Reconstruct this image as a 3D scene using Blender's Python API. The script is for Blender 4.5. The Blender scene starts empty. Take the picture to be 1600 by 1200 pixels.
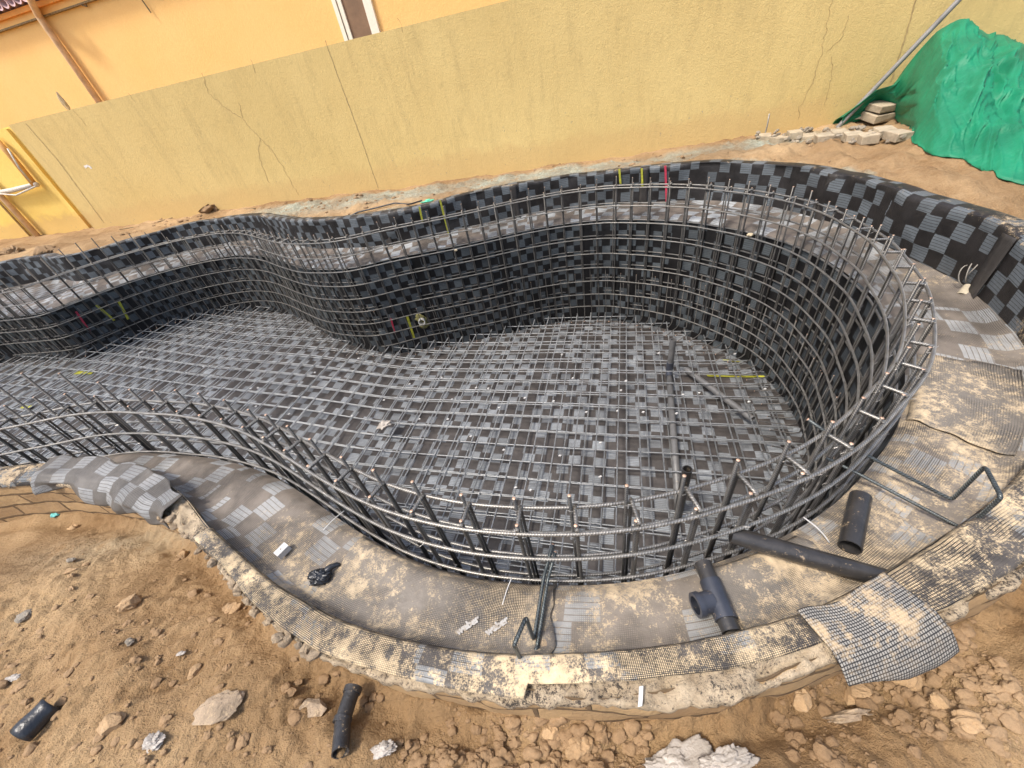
import bpy, math, random
import numpy as np
from mathutils import Vector, Matrix
from mathutils.geometry import delaunay_2d_cdt

# ------------------------------------------------------------------ camera, sky, sun, exposure
S = bpy.context.scene
COL = S.collection
F = 600.0
NAD = (950.0, 1320.0)
CAMZ = 1.5
_d = np.array([NAD[0]-800, -(NAD[1]-600), -F]); _d /= np.linalg.norm(_d)
_up = -_d; _f = np.array([0, 0, -1.]); _y = _f-_f.dot(_up)*_up; _y /= np.linalg.norm(_y)
R = np.array([np.cross(_y, _up), _y, _up]); C = np.array([0, 0, CAMZ])
cd = bpy.data.cameras.new('camera'); cam = bpy.data.objects.new('camera', cd); COL.objects.link(cam)
M = Matrix.Identity(4)
for i in range(3):
    for j in range(3): M[i][j] = float(R[i, j])
    M[i][3] = float(C[i])
cam.matrix_world = M
cd.lens = 36*F/1600; cd.sensor_width = 36; cd.sensor_fit = 'HORIZONTAL'; cd.clip_end = 500; cd.clip_start = .02
S.camera = cam
SUN_EL, SUN_AZ = math.radians(63), math.radians(-115)      # azimuth measured from +Y towards +X
w = bpy.data.worlds.new('World'); S.world = w; w.use_nodes = True
nt = w.node_tree; bg = nt.nodes['Background']; sk = nt.nodes.new('ShaderNodeTexSky'); sk.sky_type = 'NISHITA'
sk.sun_disc = False; sk.sun_elevation = SUN_EL; sk.sun_rotation = SUN_AZ; sk.dust_density = 4.0; sk.air_density = 1.0; sk.ozone_density = 0.6
nt.links.new(sk.outputs[0], bg.inputs[0]); bg.inputs[1].default_value = 0.15
sd = bpy.data.lights.new('sun', 'SUN'); sd.energy = 2.0; sd.angle = math.radians(9); sd.color = (1, .95, .87)
so = bpy.data.objects.new('sun', sd); COL.objects.link(so)
sv = Vector((math.sin(SUN_AZ)*math.cos(SUN_EL), math.cos(SUN_AZ)*math.cos(SUN_EL), math.sin(SUN_EL)))
so.rotation_euler = sv.to_track_quat('Z', 'Y').to_euler(); so.location = (0, 0, 8)
S.view_settings.view_transform = 'Standard'; S.view_settings.look = 'None'; S.view_settings.gamma = 1
S.view_settings.exposure = 0.9
S.render.engine = 'CYCLES'

rnd = random.Random(7); rng = np.random.default_rng(7)

# ------------------------------------------------------------------ geometry helpers
def ray(u, v):
    r = R @ np.array([u-800, -(v-600), -F]); return r/np.linalg.norm(r)
def onz(u, v, z):
    r = ray(u, v); return C+r*((z-C[2])/r[2])
def onpl(u, v, n, p0):
    r = ray(u, v); n = np.array(n, float); return C+r*((np.array(p0)-C).dot(n)/r.dot(n))
def ztop(p, u, v):      # height at which the vertical line through p meets the sight line of (u,v)
    r = ray(u, v); t = np.array(p[:2]).dot(r[:2])/r[:2].dot(r[:2]); return float(C[2]+t*r[2])
def resample(P, ds, closed=False):
    P = np.array(P, float)
    if closed: P = np.vstack([P, P[:1]])
    d = np.r_[0, np.cumsum(np.linalg.norm(np.diff(P, axis=0), axis=1))]
    n = max(2, int(round(d[-1]/ds)))
    s = np.linspace(0, d[-1], n+1)
    Q = np.stack([np.interp(s, d, P[:, k]) for k in range(P.shape[1])], 1)
    return Q[:-1] if closed else Q
def smooth(P, k, closed=True):
    P = P.copy()
    for _ in range(k):
        if closed: P = .25*np.roll(P, 1, 0)+.5*P+.25*np.roll(P, -1, 0)
        else: P[1:-1] = .25*P[:-2]+.5*P[1:-1]+.25*P[2:]
    return P
def normals2(P):        # outward for a counter-clockwise loop
    T = np.roll(P, -1, 0)-np.roll(P, 1, 0); T /= np.linalg.norm(T, axis=1)[:, None]
    return np.stack([T[:, 1], -T[:, 0]], 1)
def segdist(pts, P, closed=True, chunk=4000):
    A = P; B = np.roll(P, -1, 0) if closed else None
    if not closed: A, B = P[:-1], P[1:]
    D = B-A; L2 = (D**2).sum(1)+1e-12
    ln = np.r_[0, np.cumsum(np.sqrt(L2))][:-1]
    out = np.empty(len(pts)); ss = np.empty(len(pts))
    for i in range(0, len(pts), chunk):
        q = pts[i:i+chunk]
        t = np.clip(((q[:, None]-A[None])*D[None]).sum(2)/L2, 0, 1)
        d = np.linalg.norm(q[:, None]-(A[None]+t[..., None]*D[None]), axis=2)
        k = d.argmin(1); a = np.arange(len(q))
        out[i:i+chunk] = d[a, k]; ss[i:i+chunk] = ln[k]+t[a, k]*np.sqrt(L2[k])
    return out, ss
def inside(pts, P, chunk=4000):
    A = P; B = np.roll(P, -1, 0); res = np.zeros(len(pts), bool)
    for i in range(0, len(pts), chunk):
        x = pts[i:i+chunk, 0][:, None]; y = pts[i:i+chunk, 1][:, None]
        c = ((A[:, 1] > y) != (B[:, 1] > y)) & (x < (B[:, 0]-A[:, 0])*(y-A[:, 1])/(B[:, 1]-A[:, 1]+1e-12)+A[:, 0])
        res[i:i+chunk] = c.sum(1) % 2 == 1
    return res
def vnoise(x, y, f, seed):     # value noise, -1..1
    x = np.asarray(x, float)*f+seed*17.13; y = np.asarray(y, float)*f+seed*9.77
    xi = np.floor(x).astype(np.int64); yi = np.floor(y).astype(np.int64); fx = x-xi; fy = y-yi
    fx = fx*fx*(3-2*fx); fy = fy*fy*(3-2*fy)
    def h(a, b):
        n = (a*374761393+b*668265263+seed*974634777) & 0xffffffff
        n = ((n ^ (n >> 13))*1274126177) & 0xffffffff
        return ((n ^ (n >> 16)) & 0xffff)/32767.5-1
    return (h(xi, yi)*(1-fx)+h(xi+1, yi)*fx)*(1-fy)+(h(xi, yi+1)*(1-fx)+h(xi+1, yi+1)*fx)*fy
def fbm(x, y, f, seed, o=4):
    r = 0; a = 1
    for k in range(o): r = r+a*vnoise(x, y, f*2.03**k, seed+k); a *= .5
    return r
def sstep(a, b, x):
    t = np.clip((np.asarray(x, float)-a)/(b-a), 0, 1); return t*t*(3-2*t)

class MB:
    def __init__(s): s.v = []; s.f = []; s.uv = []; s.mi = []; s.n = 0
    def add(s, v, f, uv=None, mi=0):
        v = np.asarray(v, float).reshape(-1, 3)
        if uv is None: uv = v[:, :2]
        s.v.append(v); s.uv.append(np.asarray(uv, float)); b = s.n
        s.f += [tuple(int(i)+b for i in q) for q in f]; s.mi += [mi]*len(f); s.n += len(v); return s
    def grid(s, V, uv=None, wrap=False, mi=0):      # V[rows, cols, 3]
        r, c = V.shape[:2]; f = []
        for i in range(r-1):
            for j in range(c-1 if not wrap else c):
                k = (j+1) % c; f.append((i*c+j, i*c+k, (i+1)*c+k, (i+1)*c+j))
        return s.add(V.reshape(-1, 3), f, None if uv is None else uv.reshape(-1, 2), mi)
    def box(s, c, size, rot=None, mi=0, jit=0):
        h = np.array(size)/2
        v = np.array([[x, y, z] for z in (-1, 1) for y in (-1, 1) for x in (-1, 1)])*h
        if jit: v = v+rng.normal(0, jit, v.shape)
        if rot is not None: v = v @ np.array(rot).T
        return s.add(v+np.array(c), [(0, 2, 3, 1), (4, 5, 7, 6), (0, 1, 5, 4), (2, 6, 7, 3), (0, 4, 6, 2), (1, 3, 7, 5)], mi=mi)
    def tube(s, P, r, n=6, caps=True, mi=0, cmi=None, rad=None):
        P = np.asarray(P, float); m = len(P)
        T = np.gradient(P, axis=0); T /= np.linalg.norm(T, axis=1)[:, None]+1e-12
        a = np.array([0, 0, 1.]) if abs(T[0][2]) < .9 else np.array([1., 0, 0])
        N = a-a.dot(T[0])*T[0]; N /= np.linalg.norm(N); V = []
        L = np.r_[0, np.cumsum(np.linalg.norm(np.diff(P, axis=0), axis=1))]
        an = np.arange(n)*2*math.pi/n; uv = []
        for i in range(m):
            N = N-N.dot(T[i])*T[i]; N /= np.linalg.norm(N); B = np.cross(T[i], N)
            rr = r if rad is None else rad[i]
            V.append(P[i]+rr*(np.cos(an)[:, None]*N+np.sin(an)[:, None]*B)); uv.append(np.stack([np.full(n, L[i]), an], 1))
        b0 = s.n
        s.grid(np.array(V), np.array(uv), wrap=True, mi=mi)
        if caps:
            s.f += [tuple(b0+i for i in range(n))[::-1], tuple(b0+(m-1)*n+i for i in range(n))]
            s.mi += [mi if cmi is None else cmi]*2
        return s
    def pipe(s, P, ro, ri, n=20, mi=0):         # hollow, open ends
        P = np.asarray(P, float); b = s.n
        s.tube(P, ro, n, False, mi); s.tube(P, ri, n, False, mi)
        m = len(P); k = m*n
        for e in (0, (m-1)*n):
            for i in range(n):
                j = (i+1) % n; s.f.append((b+e+i, b+e+j, b+k+e+j, b+k+e+i)); s.mi.append(mi)
        return s
    def rock(s, c, size, seed, sub=2, rough=.25, mi=0, lim0=.62):
        v, f = ICO[sub]; r = 1+rough*fbm(v[:, 0]*1.7+seed*3.1, v[:, 1]*1.7+v[:, 2]*2.3, 1.1, seed % 97, 3)
        g = np.random.default_rng(seed); q = g.normal(size=(3, 3)); q, _ = np.linalg.qr(q)
        vv = (v*r[:, None])
        for _ in range(4):      # broken facets
            nn = g.normal(size=3); nn /= np.linalg.norm(nn); dd = vv @ nn; lim = lim0+.25*g.random()
            vv = vv-np.where(dd > lim, dd-lim, 0)[:, None]*nn
        vv = (vv @ q.T)*np.array(size)/2
        return s.add(vv+np.array(c), f, mi=mi)
ORG = {}
def build(name, mb, mats, parent=None, smooth_=False, smooth_angle=None, **props):
    o0 = ORG.get(parent.name, np.zeros(3)) if parent else np.zeros(3)
    V = np.vstack(mb.v)-o0; me = bpy.data.meshes.new(name); me.from_pydata(V.tolist(), [], mb.f)
    uvl = me.uv_layers.new(name='UVMap'); UV = np.vstack(mb.uv)
    li = np.empty(len(me.loops), np.int32); me.loops.foreach_get('vertex_index', li)
    uvl.data.foreach_set('uv', UV[li].astype(np.float32).ravel())
    if not isinstance(mats, (list, tuple)): mats = [mats]
    for m in mats: me.materials.append(m)
    if len(mats) > 1: me.polygons.foreach_set('material_index', np.array(mb.mi, np.int32))
    if smooth_: me.polygons.foreach_set('use_smooth', np.ones(len(me.polygons), bool))
    if smooth_angle:
        me.polygons.foreach_set('use_smooth', np.ones(len(me.polygons), bool)); me.set_sharp_from_angle(angle=math.radians(smooth_angle))
    me.update()
    o = bpy.data.objects.new(name, me); COL.objects.link(o)
    if parent: o.parent = parent; ORG[o.name] = o0
    for k, v in props.items(): o[k] = v
    return o
def thing(name, label, cat, loc=(0, 0, 0), group=None):
    o = bpy.data.objects.new(name, None); COL.objects.link(o); o.location = [float(a) for a in loc]; o.empty_display_size = .1
    o['label'] = label; o['category'] = cat; ORG[o.name] = np.array(loc, float)
    if group: o['group'] = group
    return o
def single(name, mb, mats, label, cat, group=None, **k):
    o = build(name, mb, mats, **k); o['label'] = label; o['category'] = cat
    if group: o['group'] = group
    return o
def ico(sub):
    t = (1+5**.5)/2
    v = [(-1, t, 0), (1, t, 0), (-1, -t, 0), (1, -t, 0), (0, -1, t), (0, 1, t), (0, -1, -t), (0, 1, -t), (t, 0, -1), (t, 0, 1), (-t, 0, -1), (-t, 0, 1)]
    f = [(0, 11, 5), (0, 5, 1), (0, 1, 7), (0, 7, 10), (0, 10, 11), (1, 5, 9), (5, 11, 4), (11, 10, 2), (10, 7, 6), (7, 1, 8), (3, 9, 4), (3, 4, 2), (3, 2, 6), (3, 6, 8), (3, 8, 9), (4, 9, 5), (2, 4, 11), (6, 2, 10), (8, 6, 7), (9, 8, 1)]
    v = [np.array(a)/np.linalg.norm(a) for a in v]
    for _ in range(sub):
        c = {}; g = []
        def mid(a, b):
            k = (min(a, b), max(a, b))
            if k not in c: q = v[a]+v[b]; v.append(q/np.linalg.norm(q)); c[k] = len(v)-1
            return c[k]
        for a, b, d in f:
            x, y, z = mid(a, b), mid(b, d), mid(d, a); g += [(a, x, z), (b, y, x), (d, z, y), (x, y, z)]
        f = g
    return np.array(v), f
ICO = {k: ico(k) for k in (0, 1, 2, 3, 4)}

# ------------------------------------------------------------------ materials
class N:
    def __init__(s, name):
        s.m = bpy.data.materials.new(name); s.m.use_nodes = True; s.t = s.m.node_tree; s.b = s.t.nodes['Principled BSDF']
        s.tc = s.t.nodes.new('ShaderNodeTexCoord')
    def n(s, typ, ins=None, **k):
        q = s.t.nodes.new('ShaderNode'+typ)
        for a, b in k.items(): setattr(q, a, b)
        for a, b in (ins or {}).items(): s.set(q.inputs[a], b)
        return q
    def set(s, sock, v):
        if hasattr(v, 'is_linked') or isinstance(v, bpy.types.NodeSocket): s.t.links.new(v, sock)
        elif isinstance(v, bpy.types.Node): s.t.links.new(v.outputs[0], sock)
        else:
            if isinstance(v, tuple) and len(v) == 3 and sock.type == 'RGBA': v = v+(1,)
            sock.default_value = v
    def math(s, op, a, b=0.0, c=0.0, clamp=False):
        q = s.n('Math', operation=op, use_clamp=clamp); s.set(q.inputs[0], a); s.set(q.inputs[1], b); s.set(q.inputs[2], c); return q.outputs[0]
    def mix(s, f, a, b, mode='MIX'):
        q = s.n('MixRGB', blend_type=mode); s.set(q.inputs[0], f); s.set(q.inputs[1], a); s.set(q.inputs[2], b); return q.outputs[0]
    def noise(s, scale, detail=4, rough=.5, vec=None, dist=0.0):
        q = s.n('TexNoise'); q.inputs['Scale'].default_value = scale; q.inputs['Detail'].default_value = detail; q.inputs['Roughness'].default_value = rough; q.inputs['Distortion'].default_value = dist
        s.set(q.inputs['Vector'], vec if vec is not None else s.tc.outputs['Object']); return q.outputs['Fac']
    def ramp(s, f, a, b, lo=0.0, hi=1.0):
        q = s.n('MapRange', clamp=True); s.set(q.inputs[0], f); q.inputs[1].default_value = a; q.inputs[2].default_value = b; q.inputs[3].default_value = lo; q.inputs[4].default_value = hi; return q.outputs[0]
    def bump(s, h, dist, strength=1.0, prev=None):
        q = s.n('Bump'); s.set(q.inputs['Height'], h); q.inputs['Distance'].default_value = dist; q.inputs['Strength'].default_value = strength
        if prev is not None: s.set(q.inputs['Normal'], prev)
        return q.outputs[0]
    def out(s, col, rough=.8, metal=0.0, nrm=None, spec=.5):
        s.set(s.b.inputs['Base Color'], col); s.set(s.b.inputs['Roughness'], rough); s.set(s.b.inputs['Metallic'], metal)
        s.b.inputs['Specular IOR Level'].default_value = spec
        if nrm is not None: s.set(s.b.inputs['Normal'], nrm)
        return s.m

def m_sand(name, dark, light, grey=None, bumpd=.03):
    a = N(name)
    n1 = a.noise(1.3, 5, .6); n2 = a.noise(14, 6, .7); n3 = a.noise(90, 4, .7); n4 = a.noise(420, 2, .6)
    c = a.mix(a.ramp(n1, .35, .65), dark, light)
    c = a.mix(a.ramp(n2, .35, .7), c, tuple(x*.72 for x in dark), 'MIX') if False else a.mix(a.ramp(n2, .38, .66, .0, .55), c, light)
    c = a.mix(a.ramp(n3, .32, .6, .26, 0), c, tuple(x*.45 for x in dark))  # hollows of the grain darkened, their shade put into the colour
    c = a.mix(a.ramp(n4, .55, .75, 0, .3), c, tuple(min(1, x*1.4) for x in light))
    if grey:
        at = a.n('Attribute', attribute_name='cement').outputs['Fac']
        g = a.math('MULTIPLY', at, a.ramp(a.noise(7, 6, .7), .28, .5), clamp=True)
        c = a.mix(g, c, a.mix(a.ramp(a.noise(40, 4, .7), .35, .65), grey, tuple(x*1.7 for x in grey)))
    c = a.mix(a.ramp(a.noise(.9, 4, .6, a.n('Mapping', {0: a.tc.outputs['Object'], 'Location': (3.1, 1.2, 0)}).outputs[0]), .45, .62, 0, .55), c, tuple(x*.8 for x in dark))
    h = a.math('ADD', a.math('MULTIPLY', n2, .8), a.math('ADD', a.math('MULTIPLY', n3, .45), a.math('MULTIPLY', n4, .12)))
    return a.out(c, .95, 0, a.bump(h, bumpd), .2)

def m_liner(name, dust=.3, net=.5, cell=.105, dark=(.02, .018, .017), grey=(.20, .22, .235), dustcol=(.42, .32, .20), band=1.05, drop=.06, gap=.0, lines=.0175, film=.0):
    a = N(name)
    uv = a.tc.outputs['UV']; wob = a.n('TexNoise'); wob.inputs['Scale'].default_value = 2.2; wob.inputs['Detail'].default_value = 2
    a.t.links.new(uv, wob.inputs['Vector'])
    w1 = a.n('VectorMath', {0: wob.outputs['Color'], 1: (-.5, -.5, -.5)}, operation='ADD')
    w2 = a.n('VectorMath', {0: w1.outputs[0], 'Scale': .045}, operation='SCALE')
    p = a.n('VectorMath', {0: uv, 1: w2.outputs[0]}, operation='ADD').outputs[0]
    sp = a.n('SeparateXYZ', {0: p}); u, v = sp.outputs[0], sp.outputs[1]
    bd = a.math('FLOOR', a.math('DIVIDE', u, band))                       # sheet number across the roll seams
    vs = a.math('ADD', v, a.math('MULTIPLY', bd, .061)); rowi = a.math('FLOOR', a.math('DIVIDE', vs, cell*.92))
    rw = a.n('TexWhiteNoise', {'Vector': a.n('CombineXYZ', {0: rowi, 1: bd, 2: 3.3}).outputs[0]}, noise_dimensions='3D').outputs['Value']
    us = a.math('ADD', a.math('ADD', u, a.math('MULTIPLY', bd, .037)), a.math('MULTIPLY', rw, cell*.38))
    cu = a.math('DIVIDE', us, cell); cv = a.math('DIVIDE', vs, cell*.92)
    iu = a.math('FLOOR', cu); iv = a.math('FLOOR', cv)
    chk = a.math('ABSOLUTE', a.math('MODULO', a.math('ADD', iu, iv), 2.0))
    wn = a.n('TexWhiteNoise', {'Vector': a.n('CombineXYZ', {0: iu, 1: iv, 2: bd}).outputs[0]}, noise_dimensions='3D').outputs['Value']
    keep = a.math('GREATER_THAN', wn, drop)
    chk = a.math('MULTIPLY', chk, keep)
    fb = a.math('FRACT', a.math('DIVIDE', u, band)); inband = a.math('GREATER_THAN', fb, .10)
    chk = a.math('MULTIPLY', chk, inband)
    ln = a.math('FRACT', a.math('DIVIDE', vs, lines)); ln = a.math('GREATER_THAN', ln, .14)
    g = a.mix(a.ramp(wn, 0, 1), tuple(x*.72 for x in grey), tuple(x*1.25 for x in grey))
    g = a.mix(a.ramp(a.noise(60, 3, .6, uv), .3, .7, .0, .4), g, tuple(x*.6 for x in grey))
    dk = a.mix(a.ramp(a.noise(9, 4, .6, uv), .35, .65), dark, tuple(x*1.9 for x in dark))
    gl = a.mix(ln, tuple(x*1.3 for x in dark), g)
    col = a.mix(chk, dk, gl)
    # fine net
    nu = a.math('FRACT', a.math('DIVIDE', u, .0062)); nv = a.math('FRACT', a.math('DIVIDE', v, .0062))
    cellm = a.math('MULTIPLY', a.math('GREATER_THAN', nu, .32), a.math('GREATER_THAN', nv, .32))
    zone = a.ramp(a.noise(2.3, 4, .6, uv), .42, .56)
    netf = a.math('MULTIPLY', a.math('MULTIPLY', zone, net), a.math('SUBTRACT', 1.0, cellm))
    # sand and cement dust lying on it
    d1 = a.noise(3.1, 8, .68, None, .3); d2 = a.noise(26, 6, .75); d3 = a.noise(170, 3, .7)
    dm = a.math('ADD', a.math('MULTIPLY', d1, .42), a.math('ADD', a.math('MULTIPLY', d2, .32), a.math('MULTIPLY', d3, .26)))
    at = a.n('Attribute', attribute_name='dust').outputs['Fac']
    th = a.math('SUBTRACT', .68, a.math('ADD', a.math('MULTIPLY', at, .155), dust*.2))
    df = a.math('MULTIPLY', a.ramp(a.math('SUBTRACT', dm, th), -.01, .045), .92)
    dc = a.mix(a.ramp(d2, .3, .7), tuple(x*.62 for x in dustcol), tuple(min(1, x*1.35) for x in dustcol))
    fl = a.math('MULTIPLY', a.ramp(d1, .3, .7, .5, 1.1), a.math('ADD', film*.35, a.math('MULTIPLY', at, film)), clamp=True)
    col = a.mix(fl, col, (.255, .225, .185))
    col = a.mix(df, col, dc)
    col = a.mix(netf, col, (.025, .022, .02))
    h = a.math('ADD', a.math('MULTIPLY', a.math('MULTIPLY', cellm, zone), net*.9), a.math('ADD', a.math('MULTIPLY', chk, a.math('MULTIPLY', ln, .5)), a.math('MULTIPLY', df, .6)))
    nr = a.bump(h, .0016, .8); nr = a.bump(a.noise(11, 5, .6), .012, .7, nr)
    rg = a.mix(df, (.5, .5, .5), (.95, .95, .95))
    return a.out(col, rg, 0, nr, .35)

def m_plain(name, col, rough=.6, metal=0.0, var=.25, sc=20, bd=.002, dust=None, spec=.5):
    a = N(name)
    c = a.mix(a.ramp(a.noise(sc, 5, .65), .3, .7), tuple(x*(1-var) for x in col), tuple(min(1, x*(1+var)) for x in col))
    if dust:
        c = a.mix(a.ramp(a.math('ADD', a.math('MULTIPLY', a.noise(22, 6, .7), .6), a.math('MULTIPLY', a.noise(140, 3, .7), .4)), .62-dust*.2, .70-dust*.2, 0, .9), c, (.40, .30, .19))
    return a.out(c, rough, metal, a.bump(a.noise(sc*6, 4, .6), bd), spec)

def m_rebar(name, col, rib=.0105):
    a = N(name)
    sp = a.n('SeparateXYZ', {0: a.tc.outputs['UV']})
    k = a.math('ADD', a.math('DIVIDE', sp.outputs[0], rib), a.math('MULTIPLY', sp.outputs[1], .318*1.0))
    r = a.math('ABSOLUTE', a.math('SUBTRACT', a.math('FRACT', k), .5)); r = a.ramp(r, .12, .3, 1, 0)
    n = a.noise(30, 5, .7)
    c = a.mix(a.ramp(n, .35, .65), col, tuple(x*1.5 for x in col))
    c = a.mix(a.ramp(a.noise(6, 4, .7), .55, .72, 0, .35), c, (.13, .085, .06))
    c = a.mix(a.math('MULTIPLY', r, .5), tuple(x*.55 for x in col), c)if False else a.mix(a.ramp(r, 0, 1, .6, 0), c, tuple(x*.35 for x in col))
    return a.out(c, a.ramp(n, .3, .7, .34, .55), .85, a.bump(r, .004, 1.0), .5)

def m_wall(name, c1, c2, stain, base=None, zb=.3, streak=.35):
    a = N(name)
    o = a.tc.outputs['Object']; n1 = a.noise(.6, 5, .6); n2 = a.noise(6, 6, .7); n3 = a.noise(85, 4, .7)
    c = a.mix(a.ramp(n1, .3, .7), c1, c2)
    mp = a.n('Mapping', {0: o, 'Scale': (3.0, 3.0, .5)}).outputs[0]
    st = a.noise(2.2, 6, .7, mp)
    c = a.mix(a.ramp(st, .5, .75, 0, streak), c, stain)
    c = a.mix(a.ramp(n2, .55, .75, 0, .35), c, stain)
    c = a.mix(a.ramp(n3, .25, .55, .25, 0), c, tuple(x*.7 for x in c1))
    c = a.mix(a.ramp(a.noise(40, 3, .7), .55, .75, 0, .35), c, tuple(min(1, x*1.25) for x in c2))
    if base:
        z = a.n('SeparateXYZ', {0: o}).outputs[2]
        e = a.math('ADD', z, a.math('MULTIPLY', a.noise(5, 6, .75), -.42))
        c = a.mix(a.ramp(e, zb-.25, zb-.14, .6, 0), c, base)
        sp = a.math('MULTIPLY', a.ramp(a.noise(26, 5, .8), .62, .66), a.ramp(z, zb+.15, zb+.75, 1, 0))
        c = a.mix(a.math('MULTIPLY', sp, a.ramp(a.noise(2.2, 2), .5, .62)), c, (.20, .19, .16))
    h = a.math('ADD', a.math('MULTIPLY', n3, 1.0), a.math('MULTIPLY', a.noise(22, 5, .6), .8))
    return a.out(c, .9, 0, a.bump(h, .006, .9), .2)

SANDC = ((.235, .136, .060), (.475, .325, .175))
M_SAND = m_sand('sand', SANDC[0], SANDC[1], (.235, .24, .19))
M_CLOD = m_sand('sand_clod', (.21, .13, .068), (.36, .245, .14), None, .008)
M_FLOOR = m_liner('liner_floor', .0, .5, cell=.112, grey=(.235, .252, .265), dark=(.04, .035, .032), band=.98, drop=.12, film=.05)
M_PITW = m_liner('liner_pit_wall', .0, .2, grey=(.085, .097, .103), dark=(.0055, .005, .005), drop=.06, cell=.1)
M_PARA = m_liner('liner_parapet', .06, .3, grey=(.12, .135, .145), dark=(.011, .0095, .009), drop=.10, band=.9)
M_LEDGE = m_liner('liner_ledge', .12, .8, grey=(.29, .305, .31), dark=(.085, .07, .057), drop=.2, band=1.2, film=.40, lines=.021, cell=.115, dustcol=(.42, .33, .215))
M_SEAM = m_liner('liner_seam', .1, 1.0, dark=(.035, .031, .028), drop=1.0, band=9)
M_CAP = m_liner('liner_cap', 1.0, 1.0, grey=(.22, .225, .22), dark=(.055, .048, .042), drop=.6, band=2.0, film=.15, dustcol=(.56, .435, .27))
M_FLAPL = m_liner('liner_flap', .12, .5, cell=.1, grey=(.25, .26, .265), dark=(.05, .046, .042), drop=.12, band=5, film=.7)


# ------------------------------------------------------------------ plan of the pool, measured in metres (x right, y away from the viewer)
cage = [(-3.9, 2.16), (-3.45, 2.13), (-3.14, 2.13), (-2.87, 2.12), (-2.71, 2.13), (-2.51, 2.10), (-2.28, 2.04), (-2.05, 1.95), (-1.89, 1.90), (-1.72, 1.82), (-1.58, 1.75), (-1.44, 1.67), (-1.29, 1.57), (-1.14, 1.45), (-1.01, 1.34), (-.86, 1.21), (-.75, 1.12), (-.58, .99), (-.44, .91), (-.27, .83), (-.11, .78), (.04, .74), (.22, .71), (.34, .70), (.47, .70), (.59, .71), (.78, .73), (.97, .77), (1.16, .84), (1.26, .89), (1.34, .94), (1.49, 1.01), (1.64, 1.11), (1.75, 1.21), (1.85, 1.31), (1.98, 1.45), (2.11, 1.61), (2.19, 1.75), (2.27, 1.89), (2.38, 2.09), (2.43, 2.26), (2.47, 2.43), (2.51, 2.62), (2.52, 2.79), (2.51, 2.98), (2.47, 3.14), (2.42, 3.30), (2.36, 3.45), (2.29, 3.58), (2.15, 3.84), (1.88, 4.13), (1.46, 4.45), (1.13, 4.57), (.91, 4.62), (.57, 4.65), (.2, 4.64), (-.01, 4.62), (-.24, 4.62), (-.63, 4.63), (-.83, 4.63), (-1.09, 4.64), (-1.37, 4.60), (-1.56, 4.59), (-1.73, 4.63), (-1.87, 4.69), (-2.07, 4.80), (-2.23, 4.89), (-2.41, 5.04), (-2.75, 5.40), (-3.05, 5.74), (-3.32, 5.99), (-3.57, 6.15), (-3.78, 6.25), (-3.97, 6.29), (-4.18, 6.32), (-4.5, 6.31), (-4.8, 6.24), (-5.09, 6.13), (-5.27, 6.03), (-5.42, 5.90), (-5.55, 5.80), (-5.77, 5.58), (-5.92, 5.42), (-6.0, 5.37), (-6.12, 5.38), (-6.5, 5.47), (-7.0, 5.6), (-7.6, 5.68), (-8.3, 5.5), (-8.8, 4.8), (-8.8, 3.8), (-8.2, 2.9), (-7., 2.4), (-5.7, 2.22), (-4.8, 2.17)]
CI = smooth(resample(cage, .05, True), 6); NCI = normals2(CI)
CO = CI+NCI*.072
PW = smooth(CI+NCI*(.112-.017*sstep(1.6, 3, CI[:, 1]))[:, None], 4)                        # pit wall line
rimin = [(-4.3, 2.02), (-3.7, 2.0), (-3.39, 1.98), (-3.02, 1.93), (-2.75, 1.88), (-2.4, 1.79), (-2.06, 1.61), (-1.76, 1.39), (-1.53, 1.16), (-1.28, .96), (-1.11, .82), (-.92, .70), (-.81, .635), (-.68, .565), (-.38, .455), (-.16, .40), (.12, .36), (.4, .34), (.71, .35), (.91, .385), (1.13, .44), (1.36, .50), (1.58, .57), (1.84, .68), (2.15, .86), (2.42, 1.12), (2.62, 1.38), (2.77, 1.66), (2.88, 1.92), (2.92, 2.29), (2.97, 2.66), (3.0, 3.05), (2.95, 3.39), (2.83, 3.85), (2.51, 4.29), (2.17, 4.52), (1.65, 4.78), (1.23, 4.94), (.85, 5.04), (.43, 5.09), (-.14, 5.06), (-.55, 4.99), (-.92, 4.97), (-1.51, 5.13), (-2.16, 5.47), (-2.58, 5.85), (-3.07, 6.37), (-3.5, 6.7), (-3.83, 6.82), (-4.29, 6.92), (-4.73, 6.90), (-5.1, 6.72), (-5.51, 6.52), (-5.9, 6.42), (-6.1, 6.38), (-6.3, 6.45), (-6.7, 6.75), (-7.4, 6.95), (-8.4, 6.9), (-9.3, 6.3), (-9.7, 5.), (-9.6, 3.6), (-9., 2.5), (-7.6, 2.05), (-6., 2.0), (-5., 2.02)]
RI = smooth(resample(rimin, .05, True), 5); NRI = normals2(RI)
rimout = [(-4.3, 1.86), (-3.7, 1.84), (-3.27, 1.83), (-2.88, 1.77), (-2.3, 1.56), (-1.75, 1.25), (-1.37, .95), (-1.14, .74), (-1.0, .63), (-.83, .53), (-.68, .455), (-.5, .385), (-.38, .345), (-.19, .295), (.17, .225), (.43, .21), (.7, .228), (1.12, .27), (1.37, .32), (1.7, .43), (2.0, .6)]
_ro = RI+NRI*.14
RO = []
_near = resample(rimout, .05)
dn, _ = segdist(_ro, _near, closed=False)
keep = [tuple(p) for p, q in zip(_ro, RI) if not (q[1] < 2.05 and -4.6 < q[0] < 2.25)]
# assemble the outer line: near part measured, the rest 0.14 m outside
i0 = min(range(len(keep)), key=lambda i: (keep[i][0]-2.25)**2+(keep[i][1]-.75)**2)
keep = keep[i0:]+keep[:i0]
RO = smooth(resample(list(map(tuple, _near))+keep, .05, True), 4)

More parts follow.
